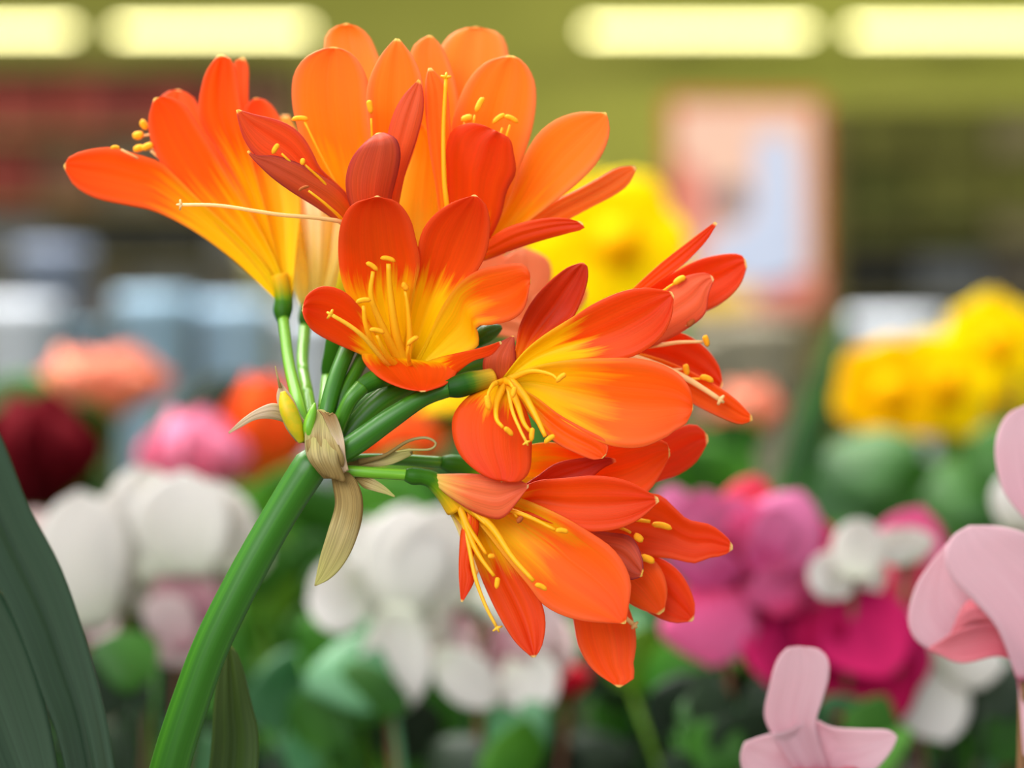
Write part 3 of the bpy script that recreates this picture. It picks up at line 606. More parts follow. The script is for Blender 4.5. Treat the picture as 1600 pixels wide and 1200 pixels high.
petal(b, [(805, 780), (900, 830), (980, 860), (1030, 872), (1065, 898), (1085, 940), (1084, 968)], [(800, 790), (880, 870), (960, 920), (1010, 955), (1050, 972), (1082, 970)], [130, 125, 122, 122], RI, y=0.2, cup=8, seed=55)
petal(b, [(800, 790), (850, 860), (885, 920), (896, 970), (905, 1012), (928, 1048), (964, 1073)], [(815, 785), (910, 860), (965, 920), (988, 965), (994, 1005), (989, 1040), (992, 1058), (968, 1074)], [130, 128, 120, 105, 98], ('orange_inner', 'orange_outer'), y=0.2, cup=10, seed=56)
jst = lambda pts, a, **k: stamen(b, pts, a, **k)
jst([(820, 780, 125), (920, 800, 100), (980, 810, 85), (1016, 815, 78)], (1034, 822, -12), r=5, alen=16, ar=5)
jst([(820, 785, 125), (920, 810, 95), (970, 825, 60), (985, 832, 45)], (997, 841, -35), r=4, alen=8, ar=6)
jst([(820, 790, 125), (920, 830, 95), (970, 860, 80), (1000, 870, 74)], (1011, 874, -20), r=4, alen=12, ar=6)
style(b, [(820, 790, 125), (900, 880, 95), (955, 945, 85), (990, 976, 82)], r=5, star=5, mats=('filament_cream', 'style_green'))

# --- dry papery bracts round the node
PM = ('papery', 'papery')
petal(cl, [(515, 735), (520, 760), (523, 790), (512, 830), (500, 870), (494, 900), (491, 915)], [(545, 738), (558, 752), (567, 780), (565, 815), (552, 855), (535, 885), (515, 905), (493, 916)], [8, 0, -6, 0, 4], PM, y=0.35, cup=-8, rib=2, wav=3, name='bract', seed=60)
petal(cl, [(462, 655), (445, 636), (425, 630), (400, 640), (378, 655), (357, 675)], [(468, 672), (448, 662), (425, 655), (400, 656), (376, 668), (358, 678)], [20, -5, -15, -20], ('papery_pink', 'papery'), y=0.3, cup=-8, name='bract', seed=61)
petal(cl, [(482, 715), (478, 690), (484, 662), (490, 645), (496, 640)], [(528, 742), (538, 722), (528, 690), (520, 658), (508, 642), (498, 640)], [-14, -22, -12, 5], PM, y=0.4, cup=-5, wav=5, name='bract', seed=62)
petal(cl, [(520, 748), (540, 752), (530, 720), (526, 690), (522, 670)], [(506, 748), (494, 735), (480, 715), (476, 690), (478, 665)], [-12, -20, -22, -10], ('papery', 'papery_pink'), y=0.4, cup=-14, wav=4, name='bract', seed=66)
petal(cl, [(515, 650), (524, 648), (536, 680), (540, 715), (545, 735)], [(498, 640), (505, 650), (520, 685), (528, 718), (532, 742)], [-6, -16, -22, -12], ('papery_pink', 'papery'), y=0.4, name='bract', seed=67)
petal(cl, [(462, 690), (446, 668), (436, 640), (432, 618), (438, 598)], [(482, 694), (484, 672), (470, 648), (458, 622), (440, 598)], [12, 8, 6, 4], ('papery_pink', 'papery'), y=0.4, cup=-10, name='bract', seed=63)
petal(cl, [(552, 742), (570, 742), (590, 752), (604, 762), (617, 775)], [(556, 750), (568, 762), (588, 768), (602, 772), (616, 777)], [20, 14, 10], PM, y=0.3, name='bract', seed=64)
petal(cl, [(540, 724), (570, 716), (606, 708), (640, 700), (640, 706)], [(540, 730), (572, 730), (610, 726), (642, 712), (642, 708)], [35, 30, 30], PM, y=0.3, name='bract', seed=65)
tube(cl, 'bract', [(560, 722, 30, 5), (600, 712, 25, 3), (636, 690, 20, 2.5), (664, 684, 18, 2.2), (681, 692, 16, 2), (672, 702, 15, 2), (640, 703, 12, 2), (618, 706, 10, 1.5)], 'papery', seg=8)
tube(cl, 'bract', [(438, 606, 0, 2.5), (434, 590, -5, 1.5), (430, 572, -5, 0.8)], 'papery', seg=6)
tube(cl, 'flower_bud', [(472, 690, -2, 6), (462, 668, -8, 12), (452, 645, -10, 14), (446, 628, -8, 11), (442, 612, -6, 4)], 'bud_yellow', seg=14)
tube(cl, 'flower_bud', [(484, 690, -8, 5), (482, 668, -10, 9), (488, 645, -6, 7), (492, 630, 0, 2)], 'pedicel_light', seg=12)
bm = bmesh.new()
add_tube(bm, [PF(480, 700, 22), PF(492, 702, 22), PF(505, 690, 22), PF(512, 672, 30)], [14*S, 28*S, 27*S, 14*S], 16)
link('node', bm, ['stalk_green'], cl)

# ------------------------------------------------------------------ materials of the background
plain('leaf_deep', (26, 74, 12), (52, 106, 18), rough=0.5, scale=20, transl=0.25)
plain('leaf_mid', (52, 118, 22), (84, 146, 36), rough=0.5, scale=20, transl=0.3)
plain('leaf_blue', (96, 150, 104), (56, 112, 66), rough=0.45, scale=25, transl=0.2)
plain('leaf_lime', (112, 150, 16), (70, 124, 10), rough=0.5, scale=15, transl=0.35)
plain('leaf_dark', (14, 34, 14), (26, 48, 20), rough=0.6, scale=20, transl=0.15)
plain('stem_brown', (96, 60, 40), (120, 84, 50), rough=0.7)
plain('stem_plain', (70, 110, 40), (90, 130, 50), rough=0.5)
def bgp(name, a, b_, transl=0.35, **k):
    petal_mat(name, a, tuple((x+2*y)//3 for x, y in zip(a, b_)), b_, b_, b_, soft=.22, transl=transl, vein=0.06, rough=0.75, spec=0.06, **k)
bgp('white_petal', (206, 208, 190), (222, 218, 212))
bgp('blush_petal', (196, 140, 150), (216, 196, 194))
bgp('mauve_petal', (150, 60, 96), (196, 150, 156))
bgp('magenta_petal', (176, 24, 84), (208, 40, 104))
bgp('rose_petal', (210, 60, 110), (226, 110, 160))
bgp('coral_petal', (216, 50, 90), (240, 96, 120))
bgp('lilac_petal', (200, 76, 130), (208, 118, 160))
bgp('crimson_petal', (130, 6, 50), (176, 20, 76))
bgp('palepink_petal', (200, 120, 140), (224, 188, 196))
bgp('dustypink_petal', (190, 60, 80), (222, 130, 140))
bgp('maroon_petal', (80, 8, 16), (104, 14, 24))
bgp('pink_petal', (236, 130, 150), (238, 140, 170))
bgp('flame_petal', (250, 150, 40), (240, 92, 34))
bgp('peach_petal', (250, 180, 130), (246, 160, 130))
bgp('yellow_petal', (255, 214, 0), (255, 226, 0))
bgp('gold_petal', (255, 196, 0), (255, 206, 0))
bgp('red_petal', (200, 20, 50), (220, 50, 70))

RB = random.Random(4)
def stemw(parent, a, b, r=0.002, mat='stem_plain', bow=None, name='stem'):
    a, b = Vector(a), Vector(b); m = (a+b)/2 + (bow or Vector((0, 0, 0)))
    C = [a*(1-t)**2+m*2*t*(1-t)+b*t*t for t in [i/9 for i in range(10)]]
    bm = bmesh.new(); add_tube(bm, C, [r]*10, 8)
    return link(name, bm, [mat], parent)

def leafp(parent, root, c, length, width, ang, mat, kind='heart', lean=0.4, seed=0, petiole=True):
    """a leaf whose blade sits round the point c, with its petiole down to the pot"""
    d = Vector((math.sin(ang), -0.35*lean, math.cos(ang))).normalized()
    B = c - d*length*0.5; Tp = c + d*length*0.5
    o = blade(parent, 'leaf', B, Tp, width, mat, mid=Vector((0, -0.1*length, 0.12*length)), roll=(seed % 7-3)*0.22, kind=kind, seed=seed, cup=0.2)
    if petiole:
        bm = bmesh.new(); bm.from_mesh(o.data)
        m = (root+B)/2+Vector((0, 0, -0.01))
        C = [root*(1-t)**2+m*2*t*(1-t)+B*t*t for t in [i/7 for i in range(8)]]
        add_tube(bm, C, [0.0014]*8, 6); bm.to_mesh(o.data); bm.free()
        for p in o.data.polygons: p.use_smooth = True
    return o

def cyclamen(label, ppx, d, blooms, leaves, potmat='pot_black', pr=0.055, ph=0.105, group=None, lean=0.0, y0=None):
    """blooms: list of (petal list (bx, by, tx, ty, w, material, depth offset m)); leaves: (px, py, size px, angle, material, depth offset)"""
    p = P(ppx, 600, d); yb = y0 if y0 else d
    t = thing('cyclamen', label, 'potted flower', (p.x, yb, ZT), group)
    zt = pot(t, p.x, yb, ZT, pr, ph, potmat); root = Vector((p.x, yb, zt))
    k = 0
    for pet in blooms:
        bx_, by_ = sum(q[0] for q in pet)/len(pet), sum(q[1] for q in pet)/len(pet)
        dd = d + sum((q[6] if len(q) > 6 else 0) for q in pet)/len(pet)
        c = P(bx_, by_, dd+0.004); r0 = T*d*11
        bm = bmesh.new()
        C = [c+Vector((0, 0, -r0*1.2)), c+Vector((0, 0, -r0*0.8)), c, c+Vector((0, 0, r0))]
        add_tube(bm, C, [r0*0.5, r0, r0*1.2, r0*0.4], 10)
        a = root+Vector((RB.uniform(-.3, .3)*pr, RB.uniform(-.3, .3)*pr, 0)); m = Vector((c.x, c.y, (a.z+c.z)/2))
        CC = [a*(1-t_)**2+m*2*t_*(1-t_)+(c-Vector((0, 0, r0)))*t_*t_ for t_ in [i/9 for i in range(10)]]
        add_tube(bm, CC, [0.0016]*10, 8)
        fl = link('bloom', bm, ['stem_brown'], t)
        for q in pet:
            k += 1
            dz = (q[6] if len(q) > 6 else 0)
            B = P(q[0], q[1], d+dz); E = P(q[2], q[3], d+dz+RB.uniform(-0.012, 0.006))
            blade(fl, 'petal', B, E, q[4]*1.2*T*d, q[5], mid=Vector((0, RB.uniform(-.012, .012), 0)), roll=RB.uniform(-.35, .35), cup=RB.uniform(-.35, .35), seed=k*3+int(ppx), nu=9, nv=14, wav=0.03)
    for i, q in enumerate(leaves):
        c = P(q[0], q[1], d+q[5]); leafp(t, root, c, q[2]*T*d, q[2]*T*d*0.95, q[3], q[4], seed=i+int(ppx))
    return t

W, B_, MV, MG, RO_, CO, LI, CR, PP, DP = 'white_petal', 'blush_petal', 'mauve_petal', 'magenta_petal', 'rose_petal', 'coral_petal', 'lilac_petal', 'crimson_petal', 'palepink_petal', 'dustypink_petal'
def rl(n, x0, x1, y0, y1, s0, s1, mats, d0=-0.03, d1=0.06):
    return [(RB.uniform(x0, x1), RB.uniform(y0, y1), RB.uniform(s0, s1), RB.uniform(-1.8, 1.8), RB.choice(mats), RB.uniform(d0, d1)) for _ in range(n)]
GR = ['leaf_deep', 'leaf_mid', 'leaf_blue', 'leaf_dark', 'leaf_dark', 'leaf_dark']
cyclamen('white cyclamen in bloom left of the thick green stalk', 215, 1.03, [
    [(140, 985, 125, 765, 110, W, 0), (190, 900, 165, 775, 90, W, .01), (90, 930, 45, 795, 60, B_, .01), (120, 960, 180, 990, 50, B_, .0)],
    [(235, 900, 215, 728, 95, W, .0), (290, 900, 285, 735, 105, W, -.01), (330, 890, 380, 780, 95, W, 0), (200, 900, 190, 760, 80, W, .01), (330, 860, 340, 750, 90, W, .01)],
    [(300, 1010, 280, 885, 80, MV, .01), (290, 1020, 240, 930, 60, B_, 0), (320, 1000, 340, 900, 60, MV, .015), (280, 980, 300, 1040, 70, B_, 0)],
    [(170, 960, 130, 840, 120, W, .02), (250, 940, 300, 840, 120, W, .02), (180, 900, 110, 800, 80, W, .02), (220, 960, 230, 860, 110, W, .02), (370, 900, 395, 830, 60, W, .02)], [(30, 1000, 15, 930, 50, W, .02), (20, 1000, 50, 940, 40, W, .02)]],
    rl(11, 150, 330, 1010, 1220, 90, 130, GR), potmat='pot_black')
cyclamen('white cyclamen in bloom below the dangling dry bract', 690, 1.04, [
    [(620, 965, 640, 785, 105, W, 0), (590, 950, 572, 808, 70, W, .01), (570, 925, 480, 938, 80, W, -.01), (650, 960, 700, 790, 90, W, .0), (625, 945, 612, 1122, 78, W, -.01), (600, 980, 600, 1080, 70, B_, .01), (640, 990, 690, 920, 110, W, .01), (560, 960, 600, 880, 90, W, .01)],
    [(700, 960, 740, 1060, 70, B_, .02), (760, 1010, 840, 1060, 110, B_, .02), (740, 950, 730, 800, 90, W, .01), (760, 960, 830, 900, 80, W, 0), (680, 1020, 778, 1098, 56, W, -.01), (770, 990, 880, 960, 90, B_, .0), (810, 1020, 850, 1112, 70, W, .01), (790, 1000, 900, 1020, 80, B_, .02)],
    [(885, 1085, 880, 1030, 60, 'red_petal', .03), (885, 1085, 910, 1050, 30, 'red_petal', .03), (890, 1085, 860, 1050, 30, 'red_petal', .03)]],
    [(520, 1010, 110, 1.3, 'leaf_mid', .03), (560, 1005, 90, -1.2, 'leaf_blue', .03), (450, 1080, 150, .3, 'leaf_blue', .04), (540, 1110, 130, -1.5, 'leaf_mid', .02)]+rl(13, 440, 900, 1060, 1220, 90, 140, GR))
cyclamen('bright magenta and coral pink cyclamen beside the lowest orange bloom', 1235, 1.0, [
    [(1110, 920, 1095, 765, 105, LI, 0), (1155, 900, 1182, 742, 80, CO, .015), (1150, 900, 1140, 775, 85, LI, .0), (1190, 900, 1250, 765, 90, LI, -.01), (1200, 870, 1222, 790, 50, LI, -.02), (1060, 850, 1060, 790, 60, RO_, .02), (1080, 880, 1048, 755, 70, LI, .02), (1100, 910, 1108, 1042, 110, RO_, .01), (1150, 870, 1215, 820, 90, RO_, .0)],
    [(1180, 930, 1230, 860, 110, RO_, .02), (1160, 860, 1240, 880, 110, RO_, .01), (1230, 900, 1150, 830, 100, CO, .02), (1260, 1000, 1300, 1080, 100, MG, .02), (1340, 1000, 1400, 940, 120, MG, .02), (1350, 960, 1400, 1060, 110, MG, .02), (1220, 990, 1275, 805, 120, MG, .02), (1200, 1000, 1185, 850, 100, MG, .01), (1240, 990, 1200, 1070, 90, MG, .0), (1190, 960, 1170, 1045, 60, CR, .02), (1230, 960, 1215, 880, 60, RO_, -.01), (1260, 950, 1300, 1030, 60, CR, -.01)],
    [(1310, 990, 1310, 860, 120, MG, .02), (1290, 960, 1250, 880, 100, RO_, .01), (1300, 950, 1400, 1135, 130, CR, .0), (1320, 930, 1385, 1060, 110, MG, -.01)],
    [(1390, 970, 1440, 792, 100, RO_, .02), (1390, 960, 1380, 830, 90, CO, .01), (1400, 960, 1475, 880, 90, RO_, .01), (1390, 960, 1400, 1100, 90, MG, 0)],
    [(1325, 1140, 1335, 1085, 55, RO_, .03), (1320, 1140, 1300, 1100, 40, RO_, .03)]],
    rl(14, 1020, 1230, 1060, 1220, 80, 130, GR, -.03, .05)+rl(5, 1240, 1400, 1120, 1230, 90, 120, GR, -.03, .0)+[(1060, 1050, 130, .3, 'leaf_mid', .05), (1150, 1080, 110, -.6, 'leaf_mid', .04), (1000, 1030, 120, .2, 'leaf_lime', .06)])
cyclamen('white cyclamen tucked among the magenta ones', 1160, 1.16, [
    [(1338, 905, 1352, 812, 52, W, -.19), (1330, 905, 1262, 888, 46, W, -.17), (1345, 890, 1372, 930, 44, W, -.17), (1318, 895, 1290, 915, 36, W, -.17)],
    [(1415, 880, 1415, 825, 60, W, -.17), (1415, 880, 1400, 850, 40, W, -.17)]],
    rl(12, 1230, 1390, 960, 1170, 90, 130, GR, .0, .03))
cyclamen('white cyclamen with drooping petals at the lower right', 1600, 0.99, [
    [(1430, 1020, 1415, 955, 80, W, 0.03), (1425, 1000, 1480, 1160, 105, W, .03), (1460, 1020, 1572, 1035, 70, W, .03), (1430, 1010, 1400, 1080, 60, W, .04)],
    [(1590, 830, 1585, 735, 60, W, .05), (1595, 830, 1625, 760, 60, W, .05)]],
    rl(10, 1460, 1640, 1060, 1230, 90, 130, GR, 0.05, .10)+rl(4, 1500, 1620, 1040, 1100, 90, 120, ['leaf_deep', 'leaf_dark'], .03, .08), y0=1.10)

# pale pink cyclamen close to the lens plane, petals traced
pc = P(1500, 600, 0.74)
cp = thing('cyclamen', 'pale pink cyclamen nearest the right edge, almost in focus', 'potted flower', (pc.x, 0.74, ZT))
ztp = pot(cp, pc.x, 0.74, ZT, 0.055, 0.105, 'pot_black'); rootp = Vector((pc.x, 0.74, ztp))
def pbloom(cx, cy, dd):
    c = PF(cx, cy, dd); bm = bmesh.new()
    m = Vector((c.x, c.y, (rootp.z+c.z)/2)); CC = [rootp*(1-t)**2+m*2*t*(1-t)+c*t*t for t in [i/11 for i in range(12)]]
    add_tube(bm, CC, [0.0016]*12, 8); add_tube(bm, [c+Vector((0, 0, -.004)), c, c+Vector((0, 0, .004))], [.003, .004, .002], 10)
    return link('bloom', bm, ['stem_brown'], cp)
PK = ('palepink_petal', 'palepink_petal'); DK = ('dustypink_petal', 'dustypink_petal')
b = pbloom(1285, 1215, 480)
petal(b, [(1250, 1215), (1215, 1160), (1195, 1120), (1203, 1070), (1213, 1035), (1228, 1014), (1246, 1010)], [(1300, 1215), (1275, 1140), (1285, 1095), (1295, 1060), (1294, 1030), (1278, 1014), (1250, 1010)], [450, 430, 420, 430], PK, y=0.15, cup=14, seed=70)
petal(b, [(1285, 1215), (1268, 1150), (1268, 1124), (1300, 1137), (1345, 1140), (1385, 1140), (1400, 1148)], [(1290, 1240), (1330, 1230), (1360, 1210), (1380, 1190), (1395, 1170), (1402, 1153)], [460, 440, 430], PK, y=0.3, cup=14, seed=71)
petal(b, [(1290, 1215), (1280, 1150), (1262, 1128), (1230, 1142), (1195, 1150), (1165, 1160)], [(1280, 1290), (1230, 1270), (1190, 1250), (1165, 1215), (1158, 1185), (1162, 1166)], [470, 440, 420], PK, y=0.3, cup=14, seed=72)
petal(b, [(1280, 1220), (1240, 1200), (1250, 1240), (1270, 1300)], [(1300, 1220), (1340, 1200), (1345, 1240), (1276, 1300)], [440, 420, 430], DK, y=0.3, cup=10, seed=73)
b = pbloom(1600, 1035, 500)
petal(b, [(1590, 1065), (1560, 985), (1520, 938), (1488, 905), (1476, 870), (1488, 838), (1512, 822)], [(1690, 1060), (1700, 960), (1680, 890), (1640, 850), (1600, 832), (1560, 822), (1516, 821)], [470, 430, 420, 430], PK, y=0.05, cup=16, seed=74)
petal(b, [(1560, 1010), (1480, 1020), (1440, 1008), (1420, 975), (1428, 925), (1450, 885), (1478, 850)], [(1570, 980), (1545, 945), (1520, 915), (1505, 890), (1495, 865), (1484, 850)], [500, 500, 500, 490], PK, y=0.15, cup=12, seed=75)
petal(b, [(1600, 1040), (1560, 1025), (1500, 1035), (1450, 1015)], [(1590, 1000), (1550, 975), (1500, 985), (1454, 1010)], [480, 470, 480], DK, y=0.3, cup=16, seed=76)
petal(b, [(1600, 1030), (1570, 985), (1520, 975), (1480, 1000)], [(1580, 990), (1550, 945), (1510, 940), (1482, 996)], [490, 480, 490], DK, y=0.3, cup=-16, seed=77)
petal(b, [(1590, 1060), (1596, 1120), (1600, 1180)], [(1640, 1060), (1680, 1120), (1610, 1180)], [500, 480, 480], PK, y=0.3, seed=79)
b = pbloom(1625, 830, 520)
petal(b, [(1610, 820), (1570, 770), (1556, 720), (1558, 680), (1575, 648), (1605, 632)], [(1660, 820), (1690, 740), (1685, 680), (1650, 645), (1609, 632)], [500, 480, 490], PK, y=0.05, cup=14, seed=78)
for i, q in enumerate([(1560, 1290, 130, 1.2), (1440, 1300, 130, -1.0), (1650, 1260, 120, .4), (1380, 1330, 120, .2)]):
    leafp(cp, rootp, P(q[0], q[1], 0.74), q[2]*T*.74, q[2]*T*.7, q[3], 'leaf_deep', seed=i)

# --- trough with tulips and daffodils
def trough(name, label, x0, x1, y0, y1, h):
    t = thing(name, label, 'planter', ((x0+x1)/2, (y0+y1)/2, ZT))
    bm = bmesh.new(); 
    box(bm, x0, x1, y0, y0+.01, ZT, ZT+h); box(bm, x0, x1, y1-.01, y1, ZT, ZT+h); box(bm, x0, x0+.01, y0+.01, y1-.01, ZT, ZT+h); box(bm, x1-.01, x1, y0+.01, y1-.01, ZT, ZT+h)
    link('trough', bm, ['pot_black'], t, smooth=False)
    bx('soil', x0+.01, x1-.01, y0+.01, y1-.01, ZT, ZT+h-.02, 'soil', t)
    return ZT+h-.02
ZS1 = trough('planter', 'black planter trough under the tulips, nearer of the two', -0.55, 0.55, 1.24, 1.42, 0.13)
ZS2 = trough('planter', 'black planter trough under the yellow flowers, farther of the two', -0.7, 0.7, 1.56, 1.78, 0.13)

def tulip(label, px, py, d, wpx, hpx, mat, zs, name='tulip', leaves=2, cat='flower', open_=0.0, group=None, lm='leaf_mid'):
    zs += .001; c = P(px, py, d); wd, h = wpx*T*d, hpx*T*d
    t = thing(name, label, cat, (c.x, c.y, zs), group)
    root = Vector((c.x, c.y, zs)); base = c-Vector((0, 0, h*0.5))
    stemw(t, root, base, 0.003)
    bm = bmesh.new(); add_tube(bm, [base-Vector((0, 0, .004)), base, base+Vector((0, 0, .006))], [.003, .006, .004], 10); bl = link('bloom', bm, ['stem_plain'], t)
    for k in range(6):
        a = k*math.pi/3+0.3; r = wd*0.36*(1 if k % 2 else 0.85)
        dv = Vector((math.cos(a), math.sin(a), 0))
        tip = base+Vector((0, 0, h*(0.95+0.05*(k % 2))))+dv*r*(0.55+open_)
        B = base+dv*0.002
        # petal spreads round the cup: side vector along the circle
        blade(bl, 'petal', B, tip, wd*1.0, mat, mid=dv*r*1.3+Vector((0, 0, -h*0.1*open_)), kind='petal', cup=-0.35, view=dv, seed=k, nu=9, nv=12)
    for k in range(leaves):
        a = RB.uniform(-1.2, 1.2); ln = RB.uniform(.55, .8)*(base.z-zs)
        dv = Vector((math.sin(a)*RB.choice((-1, 1)), -math.cos(a)*.08, 0))
        blade(t, 'leaf', root+dv*.006+Vector((0, 0, .01)), root+dv*ln*.18+Vector((0, 0, ln)), RB.uniform(.028, .042), lm if k % 2 else 'leaf_deep', mid=dv*.02+Vector((0, 0, .03)), kind='lance', cup=.3, seed=k+int(px), roll=RB.uniform(-.6, .6))
    return t
tulip('dark maroon tulip near the left edge above the strap leaf', 55, 705, 1.32, 175, 190, 'maroon_petal', ZS1)
tulip('pink tulip rising above the white cyclamen left of the stalk', 300, 712, 1.30, 150, 150, 'pink_petal', ZS1)
tulip('orange red tulip left of the node, behind the pale dry bract', 412, 672, 1.36, 125, 175, 'flame_petal', ZS1)
tulip('orange flower behind the pedicels right of the node', 620, 690, 1.38, 130, 110, 'flame_petal', ZS1, name='tulip')
tulip('peach orange flower behind the gap between pedicels and lower bloom', 700, 675, 1.62, 150, 150, 'gold_petal', ZS2, name='tulip')
tulip('salmon pink rose like flower at the left below the pale blue tubs', 160, 600, 1.66, 170, 120, 'peach_petal', ZS2, name='ranunculus', open_=0.5)
tulip('peach flower just right of the far right orange bloom', 1170, 640, 1.62, 90, 90, 'peach_petal', ZS2, name='ranunculus', open_=0.4)
tulip('small peach flower under the far right orange bloom', 1110, 690, 1.70, 110, 80, 'peach_petal', ZS2, name='ranunculus', open_=0.4)

def daffodil(label, px, py, d, spx, zs, mat='yellow_petal', leaves=3, group=None, tilt=0.0):
    zs += .001; c = P(px, py, d); r = spx*T*d*0.5
    t = thing('daffodil', label, 'flower', (c.x, c.y, zs), group)
    root = Vector((c.x, c.y, zs)); stemw(t, root, c+Vector((0, .01, 0)), .003, bow=Vector((.01, .01, 0)))
    bm = bmesh.new(); add_tube(bm, [c+Vector((0, .008, 0)), c, c+Vector((0, -r*.35, 0)), c+Vector((0, -r*.45, 0))], [.004, r*.2, r*.26, r*.32], 14)
    bl = link('bloom', bm, ['gold_petal'], t)
    for k in range(6):
        a = k*math.pi/3+tilt
        dv = Vector((math.sin(a), -0.12, math.cos(a)))
        blade(bl, 'petal', c+dv*r*.08, c+dv*r, r*.85, mat, kind='petal', mid=Vector((0, -.004, 0)), seed=k, cup=.15)
    for k in range(leaves):
        dv = Vector((RB.uniform(-.6, .6), -.05, 0)); ln = RB.uniform(.75, 1.0)*(c.z-zs)
        blade(t, 'leaf', root+dv*.005+Vector((0, 0, .01)), root+dv*ln*.25+Vector((0, 0, ln)), RB.uniform(.02, .03), 'leaf_mid', mid=dv*.01+Vector((0, 0, .02)), kind='lance', seed=k)
    return t
daffodil('large yellow flower under the poster, upper one between the orange blooms', 960, 380, 1.62, 235, ZS2, tilt=.5)
daffodil('large yellow flower behind the gap between the middle orange blooms', 895, 440, 1.67, 210, ZS2, tilt=.2)
daffodil('yellow flower lowest between the middle and far right orange blooms', 1000, 430, 1.72, 170, ZS2)
daffodil('yellow flower at the left of the right hand yellow group', 1385, 612, 1.60, 175, ZS2, 'gold_petal', tilt=.2)
daffodil('yellow flower in the middle of the right hand yellow group', 1470, 600, 1.64, 180, ZS2, tilt=.5)
daffodil('topmost yellow flower near the right edge', 1548, 535, 1.67, 160, ZS2)
daffodil('yellow flower at the right edge, lowest of the right hand group', 1548, 625, 1.71, 160, ZS2, tilt=.3)

# --- leafy plants filling the bench
def leafy(label, px, d, spots, group=None, kind='heart', asp=0.8):
    p = P(px, 600, d); t = thing('foliage_plant', label, 'potted plant', (p.x, d, ZT), group)
    zt = pot(t, p.x, d, ZT, .05, .10, 'pot_black'); root = Vector((p.x, d, zt))
    for i, q in enumerate(spots):
        c = P(q[0], q[1], d+q[5]); leafp(t, root, c, q[2]*T*d, q[2]*T*d*asp, q[3], q[4], seed=i*3+int(px), kind=kind)
GA = ['leaf_deep', 'leaf_mid', 'leaf_dark', 'leaf_deep']
GL = ['leaf_lime', 'leaf_mid', 'leaf_deep', 'leaf_lime']
leafy('leafy green plant behind the maroon tulip at the left edge', 0, 1.50, rl(24, -80, 170, 640, 1150, 130, 190, GA, -.04, 0), kind='lance')
leafy('leafy green plant behind the pink and orange tulips', 300, 1.50, rl(26, 220, 420, 640, 1150, 130, 190, GA+['leaf_lime'], .01, .05), kind='lance')
leafy('lime green leafy plant seen between stalk and dangling bract', 540, 1.17, rl(24, 410, 640, 750, 1120, 130, 180, GL, -0.01, .02), asp=.7)
leafy('leafy green plant behind the lower orange blooms', 760, 1.50, rl(26, 560, 870, 700, 1150, 130, 190, GA, -.04, 0), kind='lance')
leafy('leafy green plant behind the magenta cyclamen', 1010, 1.50, rl(26, 970, 1150, 680, 1150, 130, 190, GA, .01, .05), kind='lance')
leafy('leafy plant with bluish leaves under the right hand yellow flowers', 1380, 1.49, rl(28, 1290, 1410, 720, 1100, 130, 180, ['leaf_deep', 'leaf_mid', 'leaf_deep', 'leaf_blue', 'leaf_mid'], -.05, -.01), kind='heart')
leafy('leafy dark green plant by the right edge under the yellow flowers', 1640, 1.50, rl(28, 1510, 1700, 720, 1100, 130, 190, ['leaf_deep', 'leaf_mid', 'leaf_deep', 'leaf_blue', 'leaf_dark'], .01, .05), kind='heart')
leafy('low leafy plant at the far left behind the strap leaves', -230, 1.14, rl(20, -80, 160, 940, 1230, 110, 150, GR+GR, 0, .06))
leafy('low dark leafy plant under the centre white cyclamen', 880, 1.18, rl(22, 780, 1080, 1000, 1230, 110, 150, GR+['leaf_mid'], 0, .06))
leafy('low dark leafy plant right of the stalk foot', 180, 1.17, rl(12, 290, 400, 1060, 1230, 110, 150, GR, 0.03, .06))
for i, (bx0, by0, tx, ty, wp, dd, mt) in enumerate([(1200, 1250, 1320, 475, 100, 1.45, 'leaf_deep'), ]):
    p0 = P(bx0, 600, dd); p0.z = ZT+.1
    t = thing('sansevieria', 'tall dark green blade leaf plant left of the right hand yellow flowers', 'potted plant', (p0.x, dd, ZT))
    pot(t, p0.x, dd, ZT, .03, .1, 'pot_black')
    blade(t, 'leaf', p0, P(tx, ty, dd), wp*T*dd, mt, kind='lance', mid=Vector((-.03, 0, 0)), cup=.2)
    blade(t, 'leaf', p0, P(1180, 640, dd), 60*T*dd, 'leaf_mid', kind='lance', mid=Vector((-.02, 0, 0)), cup=.2, seed=3)

# --- far bench with pale tubs
bench('display_bench', 'far display bench carrying the pale tubs', -1.6, 1.6, 3.0, 3.7, 0.95)
def tub(label, px, py, wpx, hpx, d, mat, flow=None, group=None):
    c = P(px, py, d); r = wpx*T*d/2; top = c.z+hpx*T*d/2
    t = thing('tub', label, 'tub', (c.x, d, 0.95), group)
    bm = bmesh.new(); lathe(bm, c.x, d, [(r*.72, .95), (r*.94, top-.02), (r*1.02, top-.02), (r*1.02, top), (r*.94, top), (r*.9, top-.03), (r*.2, top-.035)])
    link('bucket', bm, [mat], t)
    bm = bmesh.new(); add_tube(bm, [Vector((c.x+r*1.0*math.cos(a), d-.4*r*math.sin(a), top-.01-r*.9*math.sin(a))) for a in [i*math.pi/10 for i in range(11)]], [.003]*11, 6)
    link('handle', bm, ['bench_metal'], t)
for n_, c_, e_ in (('tub_white', (240, 244, 250), (228, 234, 242)), ('tub_blue', (184, 212, 232), (166, 200, 222)), ('tub_teal', (100, 128, 140), (90, 116, 128)), ('tub_grey', (156, 166, 184), (140, 150, 170)), ('tub_cream', (214, 204, 140), (200, 190, 120)), ('tub_beige', (176, 166, 140), (160, 150, 126))):
    plain(n_, c_, e_, rough=0.35, scale=8)
tub('white plastic tub at the left edge', 30, 555, 130, 170, 3.2, 'tub_white')
tub('small grey tub behind the white one at left', 85, 440, 120, 110, 3.55, 'tub_grey')
tub('teal plastic tub between the white and light blue tubs', 140, 565, 90, 110, 3.35, 'tub_teal')
